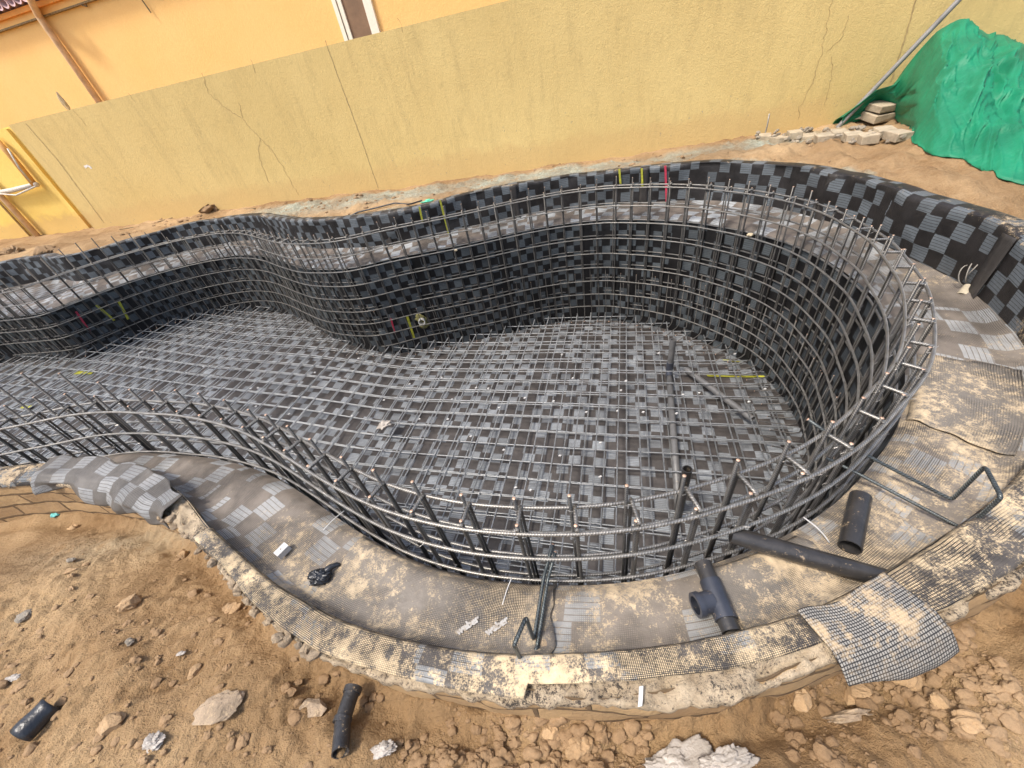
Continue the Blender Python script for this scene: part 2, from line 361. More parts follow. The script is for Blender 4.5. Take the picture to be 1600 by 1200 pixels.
def rimz(x, y):     # height of the parapet top
    return .09+.30*sstep(.55, 1.9, y)*sstep(1.4, 2.6, x)+.30*sstep(2.4, 4.2, y)*(1-sstep(1.4, 2.6, x))
def ledgez(x, y):
    return -.015*sstep(1.0, 3.0, y)
_bt = np.array([-12, -9, -7.24, -6.3, -5.4, -4.4, -3.5, -2.6, 5]); _bz = np.array([-.55, -.6, -.69, -.80, -.92, -1.0, -1.09, -1.25, -1.27])
EB = np.array([.9405, -.3398]); EA = np.array([.3398, .9405])
def meshz(x, y):    # top rebar layer on the pool floor
    t = np.asarray(x)*EB[0]+np.asarray(y)*EB[1]
    return .25*np.interp(t-.35, _bt, _bz)+.5*np.interp(t, _bt, _bz)+.25*np.interp(t+.35, _bt, _bz)
def floorz(x, y): return meshz(x, y)-.15

WN = np.array([.305, .952, 0.]); WN /= np.linalg.norm(WN)      # boundary wall: normal points away from the viewer
WP0 = np.array([-1.47, 7.0, .3]); WT = np.array([WN[1], -WN[0], 0.])
WTOP = 2.07
def wpt(u, v, off=0.0): return onpl(u, v, WN, WP0-WN*off)
def walld(x, y): return (np.asarray(x)-WP0[0])*WN[0]+(np.asarray(y)-WP0[1])*WN[1]   # <0 in front

# ------------------------------------------------------------------ ground
def sandz(x, y):
    x = np.asarray(x, float); y = np.asarray(y, float)
    P = np.stack([x.ravel(), y.ravel()], 1); d, _ = segdist(P, RO); d = d.reshape(x.shape)
    far = sstep(1.2+1.6*sstep(.5, -1, x), 2.6+1.4*sstep(.5, -1, x), y)
    near = -.12-.15*sstep(-.9, -2.4, x)+.09*sstep(.1, .5, d)*sstep(-.6, -2.0, x)+.05*sstep(.2, .8, d)-.07*sstep(.3, 1.0, x)*sstep(.25, .0, d)+.035*sstep(-.2, -1.2, x)
    near = near+.13*np.exp(-((x-.33)**2/.05+(y+.02)**2/.012))+.05*np.exp(-((x+.02)**2/.02+(y-.04)**2/.006))
    near = near-.06*np.exp(-((d-.06)/.07)**2)
    fz = rimz(x, np.maximum(y, 2.6))-.03+.03*sstep(0, .3, d)
    fz = fz+.10*sstep(.25, 1.1, d)*sstep(2.2, 3.4, x)*sstep(4.9, 3.4, y)*sstep(6, 4, x)
    fz = fz*(1-sstep(-1.3, -.4, walld(x, y)))+.30*sstep(-1.3, -.4, walld(x, y))
    fz = fz+.07*sstep(-.35, -.02, walld(x, y))*sstep(-6.5, -3.5, x)*sstep(-.5, -2.0, x)*(.5+.5*vnoise(x, y, 1.4, 5))
    z = near*(1-far)+fz*far
    return z, d
def axis(segs):
    r = []
    for a, b, n in segs: r += list(np.linspace(a, b, n, endpoint=False))
    r.append(segs[-1][1]); return np.array(r)
gx = axis([(-60, -12, 14), (-12, -5.5, 40), (-5.5, -2.8, 55), (-2.8, 1.9, 480), (1.9, 4.6, 110), (4.6, 9, 40), (9, 60, 14)])
gy = axis([(-40, -3, 12), (-3, -.5, 30), (-.5, 1.9, 250), (1.9, 8.9, 200), (8.9, 60, 14)])
X, Y = np.meshgrid(gx, gy)
Z, D = sandz(X, Y)
dens = (sstep(-3.2, -2.7, X)*sstep(2.0, 1.7, X)*sstep(2.1, 1.8, Y)*sstep(-.6, -.4, Y))
_a = .6; XR = X*math.cos(_a)+Y*math.sin(_a); YR = -X*math.sin(_a)+Y*math.cos(_a)
Z = Z+.022*fbm(X, Y, 3.0, 3, 5)+dens*(.020*np.abs(fbm(XR*.6, YR*1.3, 9, 11, 4))+.010*fbm(X, Y, 26, 21, 3)*(.4+.9*sstep(-.3, .5, vnoise(X, Y, 2.7, 27)))+.006*(1-np.abs(vnoise(XR*.5, YR*1.6, 22, 23)))*sstep(-.2, .4, vnoise(X, Y, 2.2, 24))+.0035*fbm(X, Y, 62, 25, 2))
lump = np.maximum(0, fbm(X, Y, 13, 31, 4)-.15)*sstep(-.55, -.1, X-.0)*dens+np.maximum(0, fbm(X, Y, 15, 41, 4)-.5)*dens
Z = Z+.030*lump
Z = Z+(1-dens)*.030*fbm(X, Y, 5, 51, 4)*sstep(12, 6, np.abs(X))*(1-.6*sstep(-.25,-.05,walld(X,Y)))
Z = Z+.035*sstep(2.4, 3.2, X)*np.abs(vnoise(X*.5+Y*.9, Y*.3-X*.7, 14, 61))*sstep(7, 5, X)
Z = Z+.05*np.maximum(0, fbm(X, Y, 3.5, 55, 4))*sstep(-4.8, -5.6, X)*sstep(5, 6, Y)*sstep(-.02,-.1,walld(X,Y))
fp = [(-1.15, .42, .6), (-.95, .52, 1.2), (-1.55, .62, .2), (-.62, .2, .9)]          # foot prints
for fx, fy, a in fp:
    u = (X-fx)*math.cos(a)+(Y-fy)*math.sin(a); v = -(X-fx)*math.sin(a)+(Y-fy)*math.cos(a)
    m = sstep(1.15, .85, (u/.13)**2+(v/.05)**2); Z = Z-m*(.014+.004*np.sin(u*300))
pts = np.stack([X.ravel(), Y.ravel()], 1)
ins = inside(pts, RO) & (D.ravel() > .09); ins = ins.reshape(X.shape)
Z = np.where(inside(pts, RO).reshape(X.shape), np.minimum(Z, rimz(X, Y)-.06), Z)
mb = MB(); nr, nc = X.shape; fs = []
for i in range(nr-1):
    for j in range(nc-1):
        if not (ins[i, j] or ins[i+1, j] or ins[i, j+1] or ins[i+1, j+1]): fs.append((i*nc+j, i*nc+j+1, (i+1)*nc+j+1, (i+1)*nc+j))
mb.add(np.stack([X, Y, Z], 2).reshape(-1, 3), fs)
ground = build('ground', mb, M_SAND, smooth_=True, kind='structure')
wd = walld(X, Y)
cem = sstep(-1.5, -.7, wd)*sstep(-.1, -.3, wd)*sstep(-4.2, -2.8, X)*sstep(4.6, 3.6, X)*(1-.7*sstep(1.2,2.2,X)*sstep(-.75,-.95,wd))+.8*sstep(.05, .0, D)*(Y > 3)
cem = np.maximum(cem, .3*np.exp(-(((X+2.35)**2)/.3+((Y-1.42)**2)/.02)))
at = ground.data.attributes.new('cement', 'FLOAT', 'POINT'); at.data.foreach_set('value', np.clip(cem, 0, 1).ravel().astype(np.float32))

def gz(x, y):
    j = np.clip(np.searchsorted(gx, x)-1, 0, nc-2); i = np.clip(np.searchsorted(gy, y)-1, 0, nr-2)
    a = (x-gx[j])/(gx[j+1]-gx[j]); b = (y-gy[i])/(gy[i+1]-gy[i])
    return float((Z[i, j]*(1-a)+Z[i, j+1]*a)*(1-b)+(Z[i+1, j]*(1-a)+Z[i+1, j+1]*a)*b)
def gpt(u, v):      # where the sight line meets the sand
    r = ray(u, v); z = 0.
    for _ in range(30):
        p = C+r*((z-C[2])/r[2]); z = .5*z+.5*gz(p[0], p[1])
    return np.array([p[0], p[1], gz(p[0], p[1])])

# small clods and gravel, too many to count
mb = MB(); cnt = 0
while cnt < 7500:
    k = rnd.random()
    if k < .72:
        x = rnd.uniform(-2.6, 1.9); y = rnd.uniform(-.3, 1.7)
        if x < -.45 and rnd.random() < .72: continue
        if x < -.45 and y > .9 and rnd.random() < .5: continue
    elif k < .9: x = rnd.uniform(-.6, 1.9); y = rnd.uniform(-.25, .3)
    else: x = rnd.uniform(-6, 6); y = rnd.uniform(3.5, 8.4)
    p = np.array([[x, y]])
    if inside(p, RO)[0] or walld(x, y) > -.05: continue
    if fbm(x, y, 3.3, 77, 2)+.5*vnoise(x, y, 11, 78) < (rnd.uniform(-.9, .7) if x < -.4 else rnd.uniform(-.35, .9)): continue
    s = .0028+.018*rnd.random()**5.5; s *= (1.25 if x > -.4 and y < 1 else 1.0)
    if y > 3: s *= 1.7
    mb.rock((x, y, gz(x, y)+s*.12), (s*rnd.uniform(1.7, 2.6), s*rnd.uniform(1.3, 2), s*rnd.uniform(.9, 1.5)), cnt, 2 if s > .011 else (1 if s > .006 else 0), .3, lim0=.8); cnt += 1
build('sand_clods', mb, M_CLOD, smooth_angle=50, kind='stuff', label='loose sand clods and gravel strewn over the sand', category='gravel')

# ------------------------------------------------------------------ membrane lining
lining = thing('membrane_lining', 'grey and black checkered waterproofing membrane lining the dug pool shell', 'membrane', (0, 2.5, 0))
def strip(P, prof, uoff=0.0):       # prof: list of (offset outward, z-function, v); returns grid
    n = len(P); Nn = normals2(P); s = np.r_[0, np.cumsum(np.linalg.norm(np.diff(np.vstack([P, P[:1]]), axis=0), axis=1))]
    Q = np.vstack([P, P[:1]]); Nn = np.vstack([Nn, Nn[:1]]); V = []; U = []
    for off, zf, v in prof:
        q = Q+Nn*off; z = zf(Q[:, 0], Q[:, 1]) if callable(zf) else np.full(len(Q), zf)
        V.append(np.column_stack([q, z])); U.append(np.column_stack([s+uoff, np.full(len(Q), v) if not callable(v) else v(Q[:, 0], Q[:, 1])]))
    return np.array(V), np.array(U)
# floor sheet
PWf = smooth(resample(PW, .06, True), 1)
gxx, gyy = np.meshgrid(np.arange(-9.2, 3.2, .11), np.arange(.3, 7, .11)); gp = np.stack([gxx.ravel(), gyy.ravel()], 1)
gp = gp+rng.uniform(-.02, .02, gp.shape); dd, _ = segdist(gp, PWf); gp = gp[inside(gp, PWf) & (dd > .05)]
def tri(loops, inner):
    vs = []; es = []; b = 0
    for L in loops:
        vs += [Vector((float(a), float(c))) for a, c in L]; es += [(b+i, b+(i+1) % len(L)) for i in range(len(L))]; b += len(L)
    vs += [Vector((float(a), float(c))) for a, c in inner]
    v, e, f, *_ = delaunay_2d_cdt(vs, es, [], 0, 1e-5)
    return np.array([[a.x, a.y] for a in v]), [tuple(q) for q in f]
v2, f2 = tri([PWf], gp)
cen = np.array([v2[list(q)].mean(0) for q in f2]); ok = inside(cen, PWf); f2 = [q for q, o_ in zip(f2, ok) if o_]
zz = floorz(v2[:, 0], v2[:, 1])+.012*fbm(v2[:, 0], v2[:, 1], 3, 90, 3)
mb = MB().add(np.column_stack([v2, zz]), f2, np.column_stack([v2 @ EB, v2 @ EA]))
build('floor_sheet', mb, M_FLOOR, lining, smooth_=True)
# pit wall sheet
PWr = resample(PW, .03, True); rows = 26; prof = []
V = []; U = []
Nn = normals2(PWr); s = np.arange(len(PWr)+1)*np.linalg.norm(PWr[1]-PWr[0])
for k in range(rows+1):
    t = k/rows; zt = ledgez(PWr[:, 0], PWr[:, 1])-.035; zb = floorz(PWr[:, 0], PWr[:, 1])-.03
    z = zb+(zt-zb)*t
    wr = .018*fbm(s[:-1], z, 2.2, 101, 4)+.022*np.maximum(0, vnoise(s[:-1]+z*.3, z*.35, 4.5, 140)-.3)
    off = np.full(len(PWr), 0.0)+wr*(1 if 0 < k < rows else .2)-(.02*(1-t))
    q = PWr+Nn*off[:, None]; g = np.column_stack([q, z]); V.append(np.vstack([g, g[:1]])); U.append(np.column_stack([s, np.r_[z, z[0]]]))
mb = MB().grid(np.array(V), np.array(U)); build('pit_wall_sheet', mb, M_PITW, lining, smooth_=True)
# ledge sheet with rounded nosing and a fillet against the parapet
PWl = smooth(resample(PW, .03, True), 1); RIl = smooth(resample(RI, .03, True), 1)
gxx, gyy = np.meshgrid(np.arange(-9.8, 3.3, .034), np.arange(.2, 7.1, .034)); gp = np.stack([gxx.ravel(), gyy.ravel()], 1)
gp = gp[(inside(gp, RIl)) & (~inside(gp, PWl))]; gp = gp+rng.uniform(-.007, .007, gp.shape)
d1, _ = segdist(gp, PWl); d2, _ = segdist(gp, RIl)
gp = gp[(d1 > .016) & (d2 > .016) & ((gp[:, 1] < 3) | (rng.random(len(gp)) < .45))]
v2, f2 = tri([PWl, RIl], gp); cen = np.array([v2[list(q)].mean(0) for q in f2])
ok = inside(cen, RIl) & ~inside(cen, PWl); f2 = [q for q, o_ in zip(f2, ok) if o_]
d1, s1 = segdist(v2, PWl); d2, s2 = segdist(v2, RIl)
def ledge_h(v2, d1, d2):
    x, y = v2[:, 0], v2[:, 1]
    return ledgez(x, y)-.035*(1-sstep(0, .05, d1))+.035*(1-sstep(0, .05, d2))+(.006*fbm(x, y, 3.2, 120, 3)+.004*np.maximum(0, vnoise(x+y*.4, y, 9, 121)-.3))*sstep(0, .05, d1)
zz = ledge_h(v2, d1, d2)
mb = MB().add(np.column_stack([v2, zz]), f2, np.column_stack([s1+.15*d1, d1]))
led = build('ledge_sheet', mb, M_LEDGE, lining, smooth_=True)
def set_dust(o, fn):
    n = len(o.data.vertices); co = np.empty(n*3, np.float32); o.data.vertices.foreach_get('co', co); co = co.reshape(-1, 3)
    off = ORG.get(o.name, np.zeros(3)); co = co+off
    a = o.data.attributes.new('dust', 'FLOAT', 'POINT'); a.data.foreach_set('value', fn(co[:, 0], co[:, 1], co[:, 2]).astype(np.float32))
set_dust(led, lambda x, y, z: np.clip(1.0*sstep(1.7, .9, y)*sstep(-2.2, -.6, x)+.35*sstep(3.2, 1.6, y)+.55*np.exp(-((x-2.75)**2/.05+(y-2.0)**2/.15))-.35*sstep(3, 4, y), -.4, 1))
# overlapping pieces of plain mesh lying on the ledge
M_PLN = m_liner('liner_plain', .52, 1.0, grey=(.24, .24, .235), dark=(.105, .092, .078), drop=1.0, band=9, film=.38, dustcol=(.42, .335, .225))
M_PLN2 = m_liner('liner_plain_dusty', .5, 1.0, grey=(.24, .24, .235), dark=(.09, .08, .068), drop=1.0, band=9, film=.45, dustcol=(.44, .345, .225))
def ledge_panel(ua, va, ub, vb, ta, tb, mat, seed, lift=.005):
    pa = onz(ua, va, 0)[:2]; pb = onz(ub, vb, 0)[:2]
    ka = int(np.argmin(((PWl-pa)**2).sum(1))); kb = int(np.argmin(((PWl-pb)**2).sum(1))); n_ = (kb-ka) % len(PWl)
    ss_ = np.linspace(0, n_, max(8, int(n_*1.6))); idx_ = (ka+ss_) % len(PWl); A_ = np.array([PWl[int(i_) % len(PWl)]*(1-i_ % 1)+PWl[(int(i_)+1) % len(PWl)]*(i_ % 1) for i_ in idx_])
    B_ = np.array([RIl[np.argmin(((RIl-q_)**2).sum(1))] for q_ in A_]); B_ = smooth(B_, 20, False); rows_ = []; uv_ = []
    for k in range(19):
        t_ = ta+(tb-ta)*k/18; w_ = 1+.0*k; q = A_*(1-t_)+B_*t_
        e_ = np.linspace(0, 1, len(A_)); sh = .03*vnoise(t_*3, seed, 2.0, seed)*(1-2*e_)
        T_ = np.gradient(A_, axis=0); T_ /= np.linalg.norm(T_, axis=1)[:, None]; q = q+T_*sh[:, None]
        a1_, _ = segdist(q, PWl); a2_, _ = segdist(q, RIl); z = ledge_h(q, a1_, a2_)+lift+.006*np.maximum(0, vnoise(q[:, 0], q[:, 1], 8, seed+1))+.004*np.maximum(0, 1-np.minimum(e_, 1-e_)*25)
        rows_.append(np.column_stack([q, z])); uv_.append(np.column_stack([ss_*.03, np.full(len(q), t_*.3)]))
    o = build('overlap_piece', MB().grid(np.array(rows_), np.array(uv_)), mat, lining, smooth_=True); m_ = o.modifiers.new('t', 'SOLIDIFY'); m_.thickness = .004
    set_dust(o, lambda x, y, z: np.clip(.55+0*x, 0, 1)); return o
ledge_panel(560, 842, 866, 906, .02, .97, M_PLN, 501)
ledge_panel(1100, 878, 1215, 805, .10, .97, M_PLN2, 502)
ledge_panel(1400, 652, 1455, 560, .05, .92, M_PLN2, 503)
# parapet face, rolled over its top
prof = []
hz = lambda t: (lambda x, y: ledgez(x, y)+.03+(rimz(x, y)-.012-ledgez(x, y)-.03)*t)
for k in range(13):
    t = k/12; prof.append((0.0, hz(t), (lambda x, y, t=t: hz(t)(x, y))))
RIr = resample(RI, .03, True)
prof2 = [(o_, (lambda x, y, dz=dz: rimz(x, y)+dz), (lambda x, y, w_=w_: rimz(x, y)+w_)) for o_, dz, w_ in ((.006, -.004, .0), (.018, .002, .012), (.05, .003, .045), (.105, .0, .10), (.135, -.006, .13), (.145, -.04, .16))]
V, U = strip(RIr, prof+prof2)
Nn = normals2(RIr); Nn = np.vstack([Nn, Nn[:1]])
for i in range(len(V)):
    s_ = U[i][:, 0]; wr = .020*fbm(s_, V[i][:, 2], 2.6, 131, 4)+.035*np.maximum(0, vnoise(s_+V[i][:, 2]*.4, V[i][:, 2]*.5, 4.5, 150)-.35)-.02*np.maximum(0, vnoise(s_-V[i][:, 2]*.5, V[i][:, 2], 6.5, 151)-.4)
    wr[-1] = wr[0]; wgt = min(1, i/4) if i < 13 else .4
    V[i][:, :2] -= Nn*(wr*wgt)[:, None]*sstep(1.4, 2.4, V[i][:, 1])[:, None]
    if i >= 12: V[i][:, 2] += .010*fbm(s_, s_*0, 2.2, 133, 3)*sstep(1.6, 2.6, V[i][:, 1])
# only where the face is mat-wrapped over the top (far side and right); near side keeps the face only
nf = 13
mb = MB().grid(V[:nf+1], U[:nf+1])
Vt, Ut = V[nf:], U[nf:]; mask = (Vt[0][:, 1] > 1.55) | ((Vt[0][:, 0] > 1.92) & (Vt[0][:, 1] > .55))
run = []
idx = np.where(mask)[0]
splits = np.split(idx, np.where(np.diff(idx) > 1)[0]+1)
for g in splits:
    if len(g) > 3: mb.grid(Vt[:, g], Ut[:, g])
par = build('parapet_sheet', mb, M_PARA, lining, smooth_=True)
set_dust(par, lambda x, y, z: np.clip(.9*sstep(2.3, .9, y)+.75*sstep(-.05, .0, z-rimz(x, y))+.35*sstep(.12, .0, z), 0, 1))

for xs, ys in ((2.98, 3.15), (2.80, 1.72), (2.0, 4.62), (.55, 5.07), (-1.1, 4.99), (-3.0, 6.3)):
    k = int(np.argmin(((RIr-np.array([xs, ys]))**2).sum(1))); rows_ = []; uv_ = []
    for j in range(15):
        t_ = j/14; z = float(rimz(*RIr[k]))*t_+.0
        ks = [(k+q_) % len(RIr) for q_ in range(0, 4)]; nn_ = normals2(RIr)[ks]
        off = .010+.006*np.sin(np.arange(4)*1.3+t_*3+xs*5)
        rows_.append(np.column_stack([RIr[ks]-nn_*off[:, None]-.0, np.full(4, z-.004)])); uv_.append(np.column_stack([np.arange(4)*.03, np.full(4, z)]))
    o = build('lap_seam', MB().grid(np.array(rows_), np.array(uv_)), M_SEAM, lining, smooth_=True); m_ = o.modifiers.new('t', 'SOLIDIFY'); m_.thickness = .004; set_dust(o, lambda x, y, z: 0*x+.2)

# ------------------------------------------------------------------ block parapet (core, outer face, crusty top)
a = N('sand_blocks')
wv_ = a.n('TexNoise'); wv_.inputs['Scale'].default_value = 9; a.t.links.new(a.tc.outputs['UV'], wv_.inputs['Vector'])
wv2_ = a.n('VectorMath', {0: wv_.outputs['Color'], 'Scale': .03}, operation='SCALE'); wv3_ = a.n('VectorMath', {0: a.tc.outputs['UV'], 1: wv2_.outputs[0]}, operation='ADD')
br = a.n('TexBrick', {'Vector': wv3_.outputs[0], 'Color1': (.50, .34, .17, 1), 'Color2': (.40, .26, .13, 1), 'Mortar': (.13, .09, .05, 1), 'Scale': 1.0, 'Mortar Size': .009, 'Brick Width': .34, 'Row Height': .105, 'Mortar Smooth': .3}, offset=.5)
c = a.mix(a.ramp(a.noise(24, 5, .7), .3, .7, 0, .5), br.outputs[0], (.27, .18, .11)); 
M_BLOCK = a.out(c, .95, 0, a.bump(a.math('ADD', a.noise(50, 5, .7), a.math('MULTIPLY', br.outputs['Fac'], -1.5)), .008), .2)
a = N('bitumen_crust')
d = a.math('ADD', a.math('MULTIPLY', a.noise(75, 5, .85), .7), a.math('MULTIPLY', a.noise(5, 5, .7), .4))
c = a.mix(a.ramp(d, .475, .54), (.06, .05, .042), a.mix(a.ramp(a.noise(16, 5, .7), .3, .7), (.30, .23, .15), (.60, .48, .33)))
M_CRUST = a.out(c, .9, 0, a.bump(a.math('ADD', a.noise(45, 6, .8), a.noise(150, 3, .7)), .009), .3)
bw = thing('block_parapet', 'low curved parapet of sandy blocks with a crusty broken top around the pool', 'wall', (0, .3, 0))
ROr = resample(RO, .02, True); NRO = normals2(ROr)
s = np.arange(len(ROr)+1)*np.linalg.norm(ROr[1]-ROr[0]); V = []; U = []
for k in range(12):
    t = k/11; z = (rimz(ROr[:, 0], ROr[:, 1])-.012)*(1-t)+(-.42)*t if True else 0
    off = .008*fbm(s[:-1], z, 9, 160, 3)-.004-.02*(k == 0)
    q = ROr+NRO*off[:, None]; g = np.column_stack([q, z]); V.append(np.vstack([g, g[:1]])); U.append(np.column_stack([s, np.r_[z, z[0]]-.09]))
build('block_face', MB().grid(np.array(V), np.array(U)), M_BLOCK, bw, smooth_=True)
# top crust: between the inner and outer line on the near side
cr_pts = resample(rimout, .012)
dI, sI = segdist(cr_pts, RI); V = []; U = []
RIf = resample(RI, .006, True)
sout = np.r_[0, np.cumsum(np.linalg.norm(np.diff(cr_pts, axis=0), axis=1))]
near_i = np.array([RIf[np.argmin(((RIf-p)**2).sum(1))] for p in cr_pts]); near_i = smooth(near_i, 12, False)
T = np.gradient(cr_pts, axis=0); T /= np.linalg.norm(T, axis=1)[:, None]; NO = np.stack([T[:, 1], -T[:, 0]], 1)
ncol = 22
for k in range(ncol+3):
    t = min(1, k/ncol)
    q = near_i*(1-t)+cr_pts*t
    edge = .016*fbm(sout, sout*0, 6, 171, 4)+.010*fbm(sout, sout*0, 25, 172, 2)
    q = q+NO*(edge*sstep(.6, 1, t))[:, None]
    z = rimz(q[:, 0], q[:, 1])-.008+(.017*fbm(q[:, 0], q[:, 1], 16, 173, 4)+.004*fbm(q[:, 0], q[:, 1], 60, 174, 2))*sstep(0, .25, t)-.006*t
    if k > ncol: q = q+NO*(.004 if k == ncol+1 else -.012); z = z-(.022 if k == ncol+1 else .05)
    V.append(np.column_stack([q, z])); U.append(np.column_stack([sout, np.full(len(q), t*.12)]))
crust = np.array(V)
build('crusty_top', MB().grid(crust, np.array(U)), M_CRUST, bw, smooth_=True)
# mortar lumps along the outside edge on the left
mb = MB()
for i in range(420):
    k = rnd.randrange(len(cr_pts)); p = cr_pts[k]
    if not (-1.95 < p[0] < -.78): 
        continue
    s_ = rnd.uniform(.006, .022); q = p+NO[k]*rnd.uniform(-.02, .022)
    mb.rock((q[0], q[1], rimz(p[0], p[1])-rnd.uniform(.0, .06)), (s_*2.4, s_*2, s_*1.7), 900+i, 1, .35)
build('mortar_lump', mb, m_plain('mortar', (.26, .20, .135), .95, 0, .4, 30, .008, .5), bw, smooth_=False, kind='stuff')

# capping strip of mat over the inner half of the near rim
V = []; U = []; kk = np.where((sout > 0) & (cr_pts[:, 0] > -1.55))[0]
wv = .60+.10*vnoise(sout, sout*0, 1.7, 181)+.03*vnoise(sout, sout*0, 7, 182); 
wv = smooth(wv[:, None], 6, False)[:, 0]; wv = np.where(cr_pts[:, 0] > -.15, wv, .93+.05*vnoise(sout, sout*0, 5, 183))
wv = np.where(cr_pts[:, 0] > .9, np.maximum(wv, .8), wv)
for k in range(15):
    t = k/14; q = near_i[kk]*(1-t*wv[kk, None])+cr_pts[kk]*(t*wv[kk, None])
    z = rimz(q[:, 0], q[:, 1])+.010+.006*fbm(q[:, 0], q[:, 1], 7, 184, 3)+.010*vnoise(sout[kk], t*.3+sout[kk]*0, 3.2, 186)*t
    if k == 0: z = z-.02; q = q-NO[kk]*.004
    if k == 14: z = z-.003
    V.append(np.column_stack([q, z])); U.append(np.column_stack([sout[kk], np.full(len(kk), t*.12)]))
cap = build('rim_capping', MB().grid(np.array(V), np.array(U)), M_CAP, lining, smooth_=True)
sol = cap.modifiers.new('t', 'SOLIDIFY'); sol.thickness = .004

# ------------------------------------------------------------------ PART2
# ------------------------------------------------------------------ boundary wall and house
M_YW = m_wall('yellow_wall', (.585, .425, .17), (.67, .505, .215), (.40, .295, .13), (.56, .38, .16), streak=.5)
M_YL = m_wall('painted_sun_wall', (.80, .54, .13), (.85, .62, .19), (.68, .42, .12), (.60, .38, .15), streak=.2)  # brighter yellow stands in for sunlight on the left wall
M_OR = m_wall('orange_wall', (.86, .53, .19), (.90, .58, .23), (.82, .49, .17), None, streak=.15)
def slab(mb, a, b, thick, z0, z1):     # vertical slab from plan point a to b, thickness behind
    a = np.array(a, float); b = np.array(b, float); n = WN[:2]*thick
    v = [(*a, z0), (*b, z0), (*(b+n), z0), (*(a+n), z0), (*a, z1), (*b, z1), (*(b+n), z1), (*(a+n), z1)]
    return mb.add(v, [(0, 1, 5, 4), (1, 2, 6, 5), (2, 3, 7, 6), (3, 0, 4, 7), (4, 5, 6, 7), (3, 2, 1, 0)])
wl = wpt(150, 360)[:2]; wr_ = WP0[:2]+WT[:2]*14
yw = thing('boundary_wall', 'long dull yellow rendered garden wall with cracks behind the pool', 'wall', (*(WP0[:2]), .3))
build('wall_panel', slab(MB(), wl, wr_, .2, .0, WTOP), M_YW, yw)
M_CRK3 = m_plain('joint_line', (.26, .19, .095), .9, 0, .5, 30); M_CRK = m_plain('crack_line', (.40, .28, .12), .9); M_CRK2 = m_plain('crack_dark', (.13, .095, .05), .9)
def ribbon(mb, pts, w, jit=0.0, off=.003):
    P = np.array([wpt(u, v, off) for u, v in pts]); P = resample(P, .03)
    if jit:
        P = P+np.outer(jit*rng.normal(size=len(P)), WT)+np.outer(jit*.5*rng.normal(size=len(P)), [0, 0, 1])
    T = np.gradient(P, axis=0); T /= np.linalg.norm(T, axis=1)[:, None]; S_ = np.cross(T, WN)
    ww = w*(.6+.6*np.abs(vnoise(np.arange(len(P)), 0*np.arange(len(P)), .45, 9)))[:, None]
    return mb.grid(np.array([P-S_*ww/2, P+S_*ww/2]))
build('expansion_joint', ribbon(MB(), [(508, 63), (530, 125), (560, 205), (591, 294)], .008, .002), M_CRK3, yw)
build('expansion_joint', ribbon(MB(), [(1434, -10), (1420, 40), (1405, 90), (1392, 128)], .018, .003), M_CRK, yw)
build('expansion_joint', ribbon(MB(), [(40, 193), (90, 250), (162, 348)], .02, .002), M_CRK, yw)
for pl in ([(316, 114), (325, 145), (352, 168), (378, 185), (398, 208), (408, 216), (425, 235), (440, 258), (455, 285), (466, 305)],
           [(406, 216), (403, 235), (406, 250), (420, 285)], [(374, 160), (378, 184)], [(115, 173), (135, 197)], [(200, 146), (212, 160)], [(392, 92), (400, 115)],
           [(622, 28), (628, 50)], [(1300, 0), (1290, 50), (1285, 75), (1270, 130), (1250, 165), (1248, 185)], [(1325, 25), (1315, 60), (1292, 80)], [(1298, 88), (1300, 110), (1290, 165)]):
    build('crack', ribbon(MB(), pl, .009 if pl[0][0] < 500 else .006, .008), M_CRK, yw)
build('paint_fleck', ribbon(MB(), [(132, 261), (137, 259), (143, 263)], .045, .01), m_plain('pale_fleck', (.70, .66, .60), .8), yw)
# the wall further left, set back a little, sunlight put into its brighter yellow
lw = thing('boundary_wall', 'bright yellow wall with painted-in sunlight at the far left carrying pipes', 'wall', (*(wl-WT[:2]*2), .3))
SB = .16
wl2 = wl+WN[:2]*SB
build('wall_panel', slab(MB(), wl2-WT[:2]*14, wl2+WT[:2]*.02, .2, .0, WTOP-.01), M_YL, lw)
build('pilaster', slab(MB(), wl2-WT[:2]*.42-WN[:2]*.05, wl2-WT[:2]*.30-WN[:2]*.05, .06, .0, WTOP-.03), M_YL, lw)
lpt = lambda u, v, off=0.: onpl(u, v, WN, WP0+WN*SB-WN*off)
M_PO = m_plain('orange_pipe', (.62, .33, .10), .5, 0, .2); M_PB = m_plain('beige_pipe', (.66, .44, .24), .5, 0, .25, 8); M_GREYP = m_plain('grey_conduit', (.55, .50, .42), .5)
t = thing('wall_pipe', 'bent service pipe with grey cables on the bright left wall', 'pipe', lpt(50, 290, .05))
build('vertical_pipe', MB().tube([lpt(-10, 215, .08), lpt(14, 240, .08), lpt(55, 290, .08)], .05, 12), M_PO, t, smooth_=True)
build('horizontal_pipe', MB().tube([lpt(58, 288, .08), lpt(20, 297, .08), lpt(-20, 304, .08)], .04, 12), M_GREYP, t, smooth_=True)
build('cable', MB().tube([lpt(12, 232, .16), lpt(30, 262, .2), lpt(48, 284, .16)], .015, 6).tube([lpt(56, 291, .16), lpt(25, 305, .2), lpt(-10, 302, .16)], .014, 6), M_GREYP, t, smooth_=True)
t = thing('wall_pipe', 'slanting orange drain pipe running down to the sand on the bright left wall', 'pipe', lpt(62, 372, .05))
build('pipe_run', MB().tube([lpt(-30, 270, .08), lpt(0, 305, .08), lpt(64, 374, .08)], .05, 12), M_PB, t, smooth_=True)
build('support_rail', MB().tube([lpt(-30, 284, .03), lpt(0, 318, .03), lpt(54, 376, .03)], .02, 8), M_CRK, t, smooth_=True)
